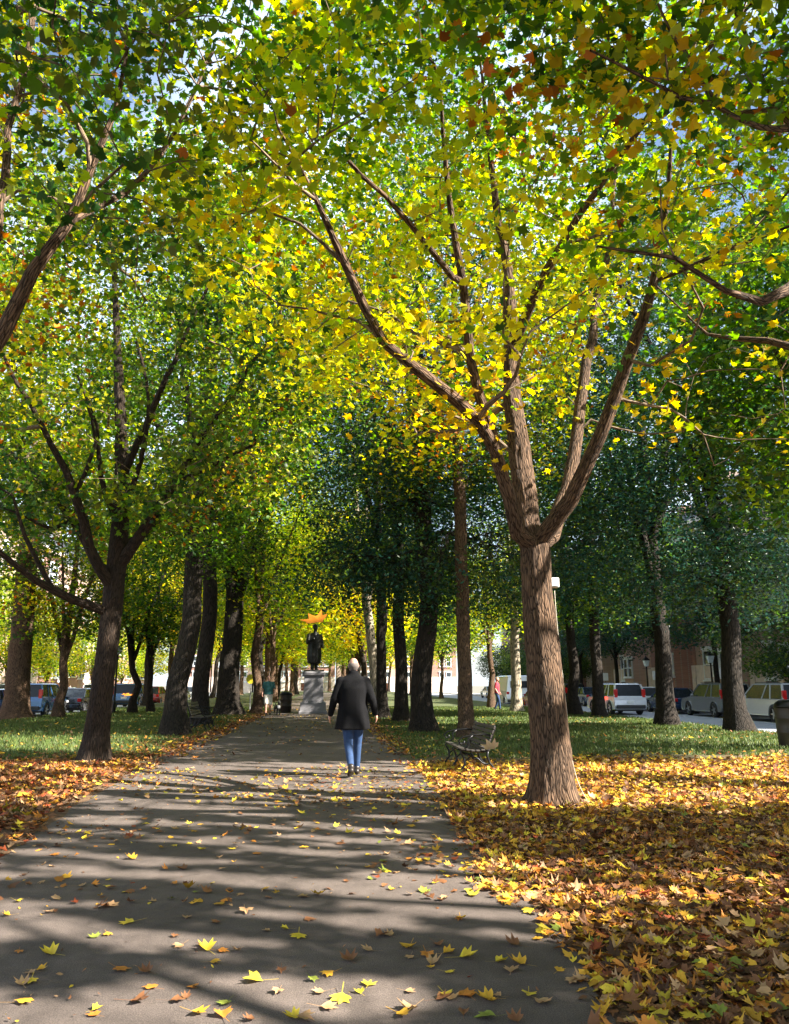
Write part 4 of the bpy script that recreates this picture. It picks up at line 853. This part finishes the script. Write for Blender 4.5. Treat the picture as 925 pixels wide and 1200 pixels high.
# people
M_SKIN = mat('skin', (.45,.24,.17), .5, var=.05); M_HAIR = mat('grey_hair', (.09,.075,.07), .85, var=.3, scale=60); M_COAT = mat('black_wool', (.003,.003,.004), .95, spec=.2, var=.3, scale=10, bump=.3, bscale=150)
M_JEAN = mat('blue_denim', (.014,.042,.115), .85, var=.25, scale=8, bump=.3, bscale=120); M_SHOE = mat('shoe_leather', (.02,.014,.01), .4)
M_TEAL = mat('teal_cloth', (.02,.10,.10), .8); M_KHAKI = mat('pale_cotton', (.55,.52,.45), .8); M_RED = mat('red_cloth', (.4,.02,.04), .8)
def body(root, pose, vox=.013, face=True):
    mb = MB(); J = pose
    mb.loft(rings([(0,0,1.46,.09,.08),(0,0,1.40,.17,.10),(0,.0,1.25,.18,.12),(0,.0,1.08,.155,.11),(0,0,.95,.17,.12),(0,0,.84,.15,.11)]))
    mb.capsule((0,.005,1.42), (0,-.01,1.56), .062, .058); hx, hy, hz = J['head']
    mb.ball((hx,hy,hz), (.078,.098,.118), 18); mb.ball((hx,hy-.045,hz-.05), (.06,.055,.068)); mb.ball((hx,hy-.105,hz-.012), (.013,.02,.024))
    for s in (-1, 1):
        mb.ball((hx+s*.08,hy+.01,hz-.01), (.012,.022,.032)); mb.ball((hx+s*.03,hy-.088,hz+.012), (.014,.01,.01))
        sh, el, wr = J['arm'][s]; mb.capsule(sh, el, .05, .042).capsule(el, wr, .042, .028)
        d = (Vector(wr)-Vector(el)).normalized(); W = Vector(wr); side = Vector((0,1,0)); 
        mb.capsule(W+d*.02, W+d*.075, .032, .036, sx=.5) if 0 else mb.ball(tuple(W+d*.055), (.024,.042,.055))
        for q in range(4):
            yy = -.030+.02*q; ln = [.062,.075,.07,.055][q]; b0 = W+d*.085+Vector((0,yy,0)); b1 = b0+d*ln*.55+Vector((-s*.012,0,0)); b2 = b1+d*ln*.45+Vector((-s*.03,0,0))
            mb.capsule(b0-d*.02, b1, .0105, .0095, 8).capsule(b1, b2, .0095, .008, 8)
        t0 = W+d*.04+Vector((0,-.035,0)); mb.capsule(t0, t0+d*.035+Vector((-s*.008,-.03,0)), .013, .011, 8)
        hp, kn, an = J['leg'][s]; mb.capsule(hp, kn, .085, .058).capsule(kn, an, .058, .038).capsule((an[0],an[1]+.03,an[2]-.03), (an[0]+s*.01,an[1]-.13,an[2]-.05), .034, .03)
    return mb.build('body', M_SKIN, root, True, remesh=vox)
def person(loc, rz, label, pose, top, legs, coat=False, scale=1.0, shorts=False, hair=M_HAIR, hair_spec=None, topname='coat', group=None):
    root = empty('person', loc, rz, label, 'person', group); root.scale = (scale,)*3; body(root, pose)
    hx, hy, hz = pose['head']
    h = MB(); h.ball((hx,hy+.03,hz-.012), (.086,.086,.07), 18); h.ball((hx,hy+.045,hz-.04), (.07,.06,.06)); hr = h.build('hair', hair, root, True, remesh=.012)
    c = MB()
    if coat: c.loft(rings([(0,0,1.53,.075,.07),(0,0,1.49,.13,.095),(0,.0,1.43,.215,.125),(0,.01,1.3,.232,.155),(0,.01,1.1,.215,.155),(0,.01,.95,.228,.165),(0,.015,.78,.25,.18),(.01,.02,.69,.262,.19)], folds=6, amp=.07))
    else: c.loft(rings([(0,0,1.49,.085,.075),(0,0,1.44,.19,.115),(0,0,1.28,.215,.145),(0,0,1.08,.195,.14),(0,0,.90,.205,.15)], folds=5, amp=.02))
    for s in (-1, 1):
        sh, el, wr = pose['arm'][s]; e, w_ = Vector(el), Vector(wr)
        if coat: c.capsule(sh, el, .08, .062).capsule(el, e+(w_-e)*.95, .064, .05)
        else: c.capsule(sh, Vector(sh)+(e-Vector(sh))*.75, .075, .066)
    if coat: c.loft(rings([(0,.0,1.575,.07,.068),(0,0,1.52,.088,.08),(0,0,1.47,.10,.09)]))
    c.build(topname, top, root, True, remesh=.014)
    t = MB(); t.loft(rings([(0,0,.98,.17,.125),(0,0,.9,.19,.14),(0,0,.82,.17,.125)]))
    for s in (-1, 1):
        hp, kn, an = pose['leg'][s]; k_, a_ = Vector(kn), Vector(an)
        if shorts: t.capsule(hp, Vector(hp)+(k_-Vector(hp))*.9, .115, .10)
        else: t.capsule(hp, kn, .104, .07).capsule(kn, k_+(a_-k_)*.93, .068, .05)
    t.build('shorts' if shorts else 'jeans', legs, root, True, remesh=.013)
    for s in (-1, 1):
        an = pose['leg'][s][2]; tl = pose.get('toe', {}).get(s, 0); b = MB()
        b.capsule((an[0],an[1]+.035,an[2]-.035+.0), (an[0]+s*.015,an[1]-.15,an[2]-.05-tl), .046, .04).capsule((an[0],an[1]+.02,an[2]+.02), (an[0],an[1]+.02,an[2]-.02), .05, .048).build('shoe', M_SHOE, root, True, remesh=.011)
    return root
WALK = dict(head=(0,-.035,1.655), arm={-1: ((-.19,0,1.41),(-.29,.06,1.15),(-.35,-.02,.92)), 1: ((.19,0,1.41),(.29,.03,1.15),(.345,-.08,.91))},
  leg={-1: ((-.085,0,.88),(-.08,-.13,.50),(-.075,-.22,.088)), 1: ((.085,0,.88),(.065,.03,.47),(.03,.27,.15))}, toe={1: .05})
pp = at(413, 910); person((pp[0], pp[1], 0), math.pi, 'balding grey-haired man in black coat and blue jeans walking away up the path', WALK, M_COAT, M_JEAN, coat=True, scale=.99)
WALK2 = dict(head=(0,-.03,1.655), arm={-1: ((-.19,0,1.41),(-.26,.05,1.15),(-.27,-.08,.93)), 1: ((.19,0,1.41),(.26,.0,1.15),(.29,-.1,.95))},
  leg={-1: ((-.085,0,.88),(-.085,-.12,.50),(-.085,-.16,.088)), 1: ((.085,0,.88),(.085,-.02,.48),(.085,.14,.10))})
p2 = at(314, 838); person((p2[0], p2[1], 0), 0, 'distant walker in dark teal top and pale shorts beside the statue', WALK2, M_TEAL, M_KHAKI, shorts=True, topname='shirt', scale=1.0)
person((9.3, 42.0, 0), 1.2, 'distant person in a red top standing by the white van', WALK2, M_RED, M_JEAN, topname='shirt', scale=.98)
# dog
M_FUR = mat('dog_fur', (.02,.018,.016), .8); M_FURW = mat('white_fur', (.6,.58,.54), .8)
dr = empty('dog', (p2[0]+.42, p2[1]-.15, 0), .3, 'small black and white dog beside the distant walker', 'dog'); d = MB()
d.capsule((0,-.2,.36), (0,.0,.34), .10, .085).capsule((0,.0,.34), (0,.2,.37), .085, .085).capsule((0,-.24,.4), (0,-.33,.52), .065, .055).ball((0,-.36,.55), (.06,.07,.06)).capsule((0,-.4,.53), (0,-.47,.51), .035, .025)
for s in (-1, 1):
    d.capsule((s*.06,-.22,.32), (s*.065,-.21,.16), .04, .025).capsule((s*.065,-.21,.16), (s*.065,-.22,.025), .025, .022).capsule((s*.065,-.22,.02), (s*.065,-.25,.018), .022, .018)
    d.capsule((s*.06,.2,.33), (s*.07,.15,.2), .055, .035).capsule((s*.07,.15,.2), (s*.07,.25,.13), .03, .022).capsule((s*.07,.25,.13), (s*.07,.23,.025), .022, .02); d.capsule((s*.04,-.34,.60), (s*.055,-.33,.65), .018, .008)
d.capsule((0,.27,.4), (0,.38,.52), .03, .018); bd = d.build('body', M_FUR, dr, True, remesh=.013)
MB().ball((0,-.285,.38), (.075,.06,.1)).build('chest_patch', M_FURW, dr, True, remesh=.012)
# barrels
M_BIN = mat('brown_bin', (.05,.04,.035), .5, metal=.2)
def barrel(loc, label, g='litter barrels'):
    r = empty('litter_barrel', loc, 0, label, 'litter bin', g); b = MB(); n = 28
    b.loft([[(rr*math.cos(a), rr*math.sin(a), z) for a in [2*math.pi*k/n for k in range(n)]] for z, rr in ((0,.25),(.03,.27),(.3,.285),(.31,.295),(.34,.295),(.35,.285),(.6,.29),(.61,.30),(.64,.30),(.65,.29),(.82,.295),(.85,.30))]); b.build('drum', M_BIN, r, True)
    l = MB(); l.loft([[(rr*math.cos(a), rr*math.sin(a), z) for a in [2*math.pi*k/n for k in range(n)]] for z, rr in ((.84,.31),(.88,.31),(.95,.27),(1.0,.2),(1.02,.12))]); l.build('lid', M_IRON, r, True)
pb = at(919, 876); barrel((pb[0]+.2, pb[1], 0), 'dark brown litter barrel on the grass at the right frame edge')
pb = at(331, 838); barrel((pb[0], pb[1]+3, 0), 'small dark litter barrel far off, left of the statue pedestal')
# box and cable on the big maple
M_BOX = mat('grey_box', (.55,.54,.50), .6); M_CAB = mat('pale_cable', (.5,.46,.38), .6)
c = atY(649, 683, YA-.02); r = empty('junction_box', c, 0, 'small pale box fixed to the right side of the big maple trunk', 'box')
MB().box((0,0,0), (.115,.09,.12)).build('housing', M_BOX, r, bevel=.008); MB().box((0,-.052,0), (.085,.014,.09)).build('cover', M_WHITE, r, bevel=.004); MB().box((-.05,.0,-.02), (.06,.05,.05)).build('bracket', M_IRON, r)
pts = [atY(x, y, YA-.03) for x, y in ((650,692),(652,720),(657,770),(664,830),(669,880),(677,915),(690,938))]; pts[-1][2] = .01
pts = [tuple(q[:3]) for q in densify([list(p)+[0] for p in pts], .08, rng, .0)]
tag(MB().tube(pts, .0045, 6).build('cable', M_CAB, None, True), 'pale cable running down the right side of the big maple to the leaves', 'cable')
# lamps
M_LGLASS = mat('lamp_glass', (.55,.62,.68), .25)
def lamp(loc, label, h=3.2, globe=False, group=None, sign=False):
    r = empty('street_lamp', loc, 0, label, 'street lamp', group); n = 12
    ring = lambda z, rr: [(rr*math.cos(a), rr*math.sin(a), z) for a in [2*math.pi*k/n for k in range(n)]]
    MB().loft([ring(z, q) for z, q in ((0,.15),(.08,.15),(.1,.11),(.5,.1),(.55,.065),(.62,.06),(h-.55,.04),(h-.5,.06),(h-.46,.04))]).build('post', M_IRON, r, True)
    if globe: MB().ball((0,0,h-.3), .19, 16).build('globe', M_LGLASS, r, True)
    else:
        MB().loft([[(a*q, b*q, z) for a, b in ((-1,-1),(1,-1),(1,1),(-1,1))] for z, q in ((h-.46,.10),(h-.05,.18))]).build('lantern_glass', M_LGLASS, r)
        MB().loft([[(a*q, b*q, z) for a, b in ((-1,-1),(1,-1),(1,1),(-1,1))] for z, q in ((h-.05,.21),(h+.02,.19),(h+.16,.06),(h+.2,.03),(h+.28,.02))]).build('lantern_cap', M_IRON, r)
    MB().tube([(-.3,0,h-.62),(.3,0,h-.62)], .015, 6).build('ladder_bar', M_IRON, r)
def Yof(px, X):
    d = ray(px, 700); return X*d[1]/d[0]
XS = XR+9.6
for px, nm in ((826,'rightmost'),(752,'middle'),(697,'farthest')):
    lamp((XS, Yof(px, XS), RZ+.14), 'black lantern lamp post across the right street, %s of three' % nm, group='lantern posts across the right street')
    y = Yof(px+2, XS-.1)-1.2; x = XS-.15
    r = empty('parking_sign', (x, y, RZ+.14), 0, 'white parking sign on a thin post in front of the %s lantern post' % nm, 'sign', 'parking signs across the right street')
    MB().tube([(0,0,0),(0,0,2.4)], .025, 8).build('post', M_IRON, r); MB().box((0,-.035,2.1), (.42,.02,.6)).build('plate', M_WHITE, r, bevel=.005)
pl = at(133, 836); lamp((pl[0], pl[1], 0), 'slim black lamp post with white globe right of the left maple', h=3.25, globe=True)
ps = at(292, 836); ps[1] += 3; ps[0] -= .25
M_YS = mat('yellow_sign', (.75,.62,.03), .5); r = empty('round_sign', (ps[0], ps[1], 0), 0, 'round yellow sign on a grey post beyond the massive elm', 'sign')
MB().tube([(0,0,0),(0,0,1.85)], .03, 8).build('post', M_GRANITE, r); MB().tube([(0,-.05,1.62),(0,-.03,1.62)], .24, 24).build('disc', M_YS, r)
# ---------------------------------------------------------------- vehicles
M_TYRE = mat('tyre', (.015,.015,.016), .8); M_RIM = mat('alloy', (.45,.46,.48), .3, metal=.8); M_CGL = mat('car_glass', (.012,.016,.02), .22, spec=.3); M_TRIM = mat('black_trim', (.02,.02,.022), .5)
M_TAIL = mat('tail_lens', (.5,.01,.01), .15); M_HEAD = mat('head_lens', (.7,.72,.75), .1); M_BRAKE = mat('brake_light_lit', (.9,.03,.01), .3, emit=4)
def paint(name, c): return mat(name, c, .25, metal=.25, var=.03, coat=.8)
PAINT = {'silver': paint('silver_paint', (.58,.60,.64)), 'black': paint('black_paint', (.012,.012,.015)), 'dark blue': paint('dark_blue_paint', (.02,.04,.10)), 'white': paint('white_paint', (.75,.76,.78)),
  'grey': paint('grey_paint', (.20,.215,.24)), 'blue': paint('blue_paint', (.045,.13,.28)), 'red': paint('red_paint', (.28,.03,.03)), 'pale grey': paint('beige_paint', (.5,.5,.5))}
PROTO = {}
def car(kind, colr, loc, rz, label, group, lit=False):
    key = (kind, colr, lit)
    if key in PROTO:
        o = copy_tree(PROTO[key]); o.location = loc; o.rotation_euler = (0,0,rz); o['label'] = label; o['group'] = group; return o
    root = empty('parked_car', loc, rz, label, 'van' if kind == 'van' else 'car', group); PROTO[key] = root; P = PAINT[colr]
    L, W, H, belt, wr = {'suv': (4.6,1.84,1.70,1.02,.36), 'sedan': (4.6,1.80,1.44,.90,.32), 'van': (5.4,2.0,2.3,1.15,.36), 'hatch': (4.1,1.74,1.5,.93,.31)}[kind]
    F_, B_ = L/2, -L/2; ax = (F_-.85, B_+.85)
    def arch(c, a0, a1): return [(c-(wr+.07)*math.cos(math.radians(a)), .0+wr+(wr+.07)*math.sin(math.radians(a))) for a in range(a0, a1+1, 20)]
    bot = .24
    prof = [(B_+.12,bot+.06)]+[(y, max(z, bot)) for y, z in arch(ax[1], -10, 190)]+[(y, max(z, bot)) for y, z in arch(ax[0], -10, 190)]+[(F_-.1,bot+.04),(F_,.42),(F_-.02,.66)]
    hood = {'suv': [(F_-.15,.90),(F_-1.15,belt)], 'sedan': [(F_-.12,.72),(F_-1.2,belt-.02)], 'van': [(F_-.1,1.0),(F_-.7,belt+.05)], 'hatch': [(F_-.12,.78),(F_-.95,belt)]}[kind]
    tail = {'suv': [(B_+.06,belt),(B_,.8),(B_-.02,.5)], 'sedan': [(B_+.75,belt+.02),(B_+.08,belt-.02),(B_,.6)], 'van': [(B_+.04,belt),(B_,.6)], 'hatch': [(B_+.1,belt),(B_,.6)]}[kind]
    prof = prof+hood+tail; w2 = W/2; xs = [(-w2+.06,.94),(-w2,1.0),(w2,1.0),(w2-.06,.94)]; n = len(prof); b = MB(); cy, cz = 0, .62
    R_ = [[(x, y*(1-(1-s)*.4), cz+(z-cz)*(s if z > cz else 1)) for y, z in prof] for x, s in xs]; b.loft(R_); b.build('body', P, root, bevel=.02, segs=2)
    MB().box((0,0,.36), (W-.34, L-.5, .3)).build('underbody', M_TRIM, root)
    g = {'suv': (F_-1.15,F_-1.95,B_+.30,B_+.08), 'sedan': (F_-1.25,F_-2.1,B_+1.35,B_+.65), 'van': (F_-.75,F_-1.3,B_+.12,B_+.05), 'hatch': (F_-.95,F_-1.7,B_+.65,B_+.12)}[kind]
    wi, wo = w2-.20, w2-.05; zt = H-.06
    lo = [(-wo,g[3],belt-.02),(wo,g[3],belt-.02),(wo,g[0],belt-.02),(-wo,g[0],belt-.02)]; hi = [(-wi,g[2],zt),(wi,g[2],zt),(wi,g[1],zt),(-wi,g[1],zt)]
    gm = MB().loft([lo, hi], cap=True)
    gm.build('cabin_glass' if kind != 'van' else 'cabin', M_CGL if kind != 'van' else P, root)
    rf = MB().loft([[(-wi-.03,g[2]-.05,zt-.01),(wi+.03,g[2]-.05,zt-.01),(wi+.03,g[1]+.06,zt-.01),(-wi-.03,g[1]+.06,zt-.01)], [(-wi+.08,g[2]+.08,H),(wi-.08,g[2]+.08,H),(wi-.08,g[1]-.08,H),(-wi+.08,g[1]-.08,H)]]).build('roof', P, root, bevel=.02)
    if kind == 'van':
        for s in (-1, 1): MB().add([(s*(wo+.004),g[0]-.25,belt+.08),(s*(wo+.004),g[0]-1.1,belt+.08),(s*(wi+.035),g[1]-.5,zt-.3),(s*(wi+.035),g[1]+.05,zt-.3)], [(0,1,2,3)]).build('side_window', M_CGL, root)
        MB().box((0,B_+.04,1.65), (1.3,.06,.5), rx=.0).build('rear_window', M_CGL, root)
    else:
        for s in (-1, 1):
            def bar(ya, yb, t): MB().tube([(s*(wo-.0),ya,belt-.01),(s*(wi+.005),yb,zt)], t, 5).build('window_pillar', P, root)
            bar(g[0],g[1],.04); bar(g[3],g[2],.055); bar((g[0]+g[3])/2,(g[1]+g[2])/2,.035)
            if kind == 'suv': bar(g[3]+1.0,g[2]+.9,.04)
        for s in (-1, 1): MB().tube([(s*(wi-.02),g[2]+.2,H+.03),(s*(wi-.02),g[1]-.2,H+.03)], .02, 6).build('roof_rail', M_TRIM, rf) if kind == 'suv' else None
    for s in (-1, 1):
        for y in ax:
            t = MB(); k = 20; x0, x1 = s*(w2-.22), s*(w2+.005)
            rg_ = lambda x, r: [(x, y+r*math.cos(a), wr+r*math.sin(a)) for a in [2*math.pi*q/k for q in range(k)]]
            R2 = [rg_(x0,wr-.03), rg_(x0+s*.03,wr), rg_(x1-s*.03,wr), rg_(x1,wr-.03), rg_(x1,wr*.66), rg_(x1-s*.05,wr*.62)]
            if s > 0: R2 = [r[::-1] for r in R2]
            wh = t.loft(R2).build('wheel', M_TYRE, root, False)
            rm = MB().tube([(x1-s*.045,y,wr),(x1-s*.035,y,wr)], wr*.2, 12)
            for q in range(5): a = q*1.2566; rm.box((x1-s*.025, y+wr*.33*math.cos(a), wr+wr*.33*math.sin(a)), (.02, wr*.66, .07), rx=a)
            rm.build('rim', M_RIM, wh)
        tz = belt-.12 if kind != 'suv' else belt+.12
        MB().box((s*(w2-.13),B_+(.03 if kind != 'suv' else .09),tz), (.2,.1,.18 if kind != 'suv' else .5)).build('taillight', M_BRAKE if lit else M_TAIL, root, bevel=.02)
        MB().box((s*(w2-.26),F_-.07,.66 if kind != 'van' else .8), (.36,.14,.15)).build('headlight', M_HEAD, root, bevel=.03)
        MB().box((s*(w2+.06),g[0]-.45,belt+.07), (.16,.08,.12)).build('mirror', P, root, bevel=.03)
    MB().box((0,B_-.0,.45), (W-.2,.14,.2)).build('rear_bumper', M_TRIM if kind in ('suv', 'van') else P, root, bevel=.03)
    MB().box((0,B_-.03,.72), (.4,.02,.13)).build('number_plate', M_WHITE, root)
    MB().box((0,F_-.0,.5), (.9,.06,.16)).build('grille', M_TRIM, root, bevel=.02)
    return root
GR_, GLF = 'cars parked across the right street', 'cars on the left street'
XC = XR+9-1.15
for (kd, cl, px, lab) in [('suv','black',985,'black car at the right frame edge, nearest of the parked row'), ('suv','silver',906,'silver sport utility car, second nearest of the parked row across the right street'), ('suv','grey',834,'dark grey sport utility car, third nearest of the parked row'),
     ('sedan','dark blue',781,'nearest dark blue saloon of the parked row, before a white hatchback'), ('hatch','white',742,'white hatchback between the nearest dark blue saloon and a silver hatchback'), ('hatch','silver',710,'silver hatchback just beyond the white hatchback in the parked row'),
     ('sedan','dark blue',684,'farther dark blue saloon behind the station wagon'), ('suv','black',662,'black sport utility car far along the parked row'), ('sedan','white',645,'white saloon far along the parked row'), ('hatch','silver',632,'silver hatchback, next beyond the far white saloon'), ('suv','white',621,'white sport utility car near the far end of the parked row'), ('sedan','grey',611,'grey saloon near the end of the parked row'), ('hatch','red',600,'red hatchback far along the parked row'), ('sedan','silver',595,'silver saloon last in the parked row')]:
    d = {'suv': 4.6, 'sedan': 4.6, 'hatch': 4.1}[kd]; y = Yof(906, XC-.9)-5.3 if px == 985 else ynx; ynx = y+d+.75; car(kd, cl, (XC, y+d/2, RZ), random.uniform(-.02, .02), lab, GR_)
car('suv', 'silver', (XR+3.9, 44.5, RZ), 0, 'silver station wagon driving in the right street beside the slim trunk', 'cars moving on the right street')
car('sedan', 'red', (XR+1.6, 52, RZ), 0, 'car with lit brake lights glimpsed left of the big maple trunk', 'cars moving on the right street', lit=True)
car('van', 'white', (XR+1.6, 60.5, RZ), 0, 'white van standing in the street behind the pale sunlit trunk', 'cars moving on the right street')
for (kd, cl, x, y, lab) in [('sedan','dark blue',-17.0,42,'dark blue saloon, leftmost car on the left street'), ('suv','blue',-15.4,44.5,'bright blue sport utility car behind the small forked tree at left'), ('sedan','black',-14.6,48.5,'black saloon right of the bright blue car on the left street'),
     ('suv','blue',-14.2,60,'blue sport utility car seen between the small leaning trees'), ('hatch','red',-13.6,64.5,'red hatchback behind the leaning elm on the left street'), ('sedan','silver',-13.6,75,'silver saloon far along the left street'), ('sedan','white',-13.6,82,'white saloon farther along the left street'),
     ('suv','grey',-20.2,55,'grey sport utility car parked before the left houses'), ('sedan','pale grey',-20.2,64,'pale grey saloon parked before the left houses'), ('suv','white',-20.2,73,'white sport utility car parked before the left houses')]:
    car(kd, cl, (x, y, RZ), 0, lab, GLF)
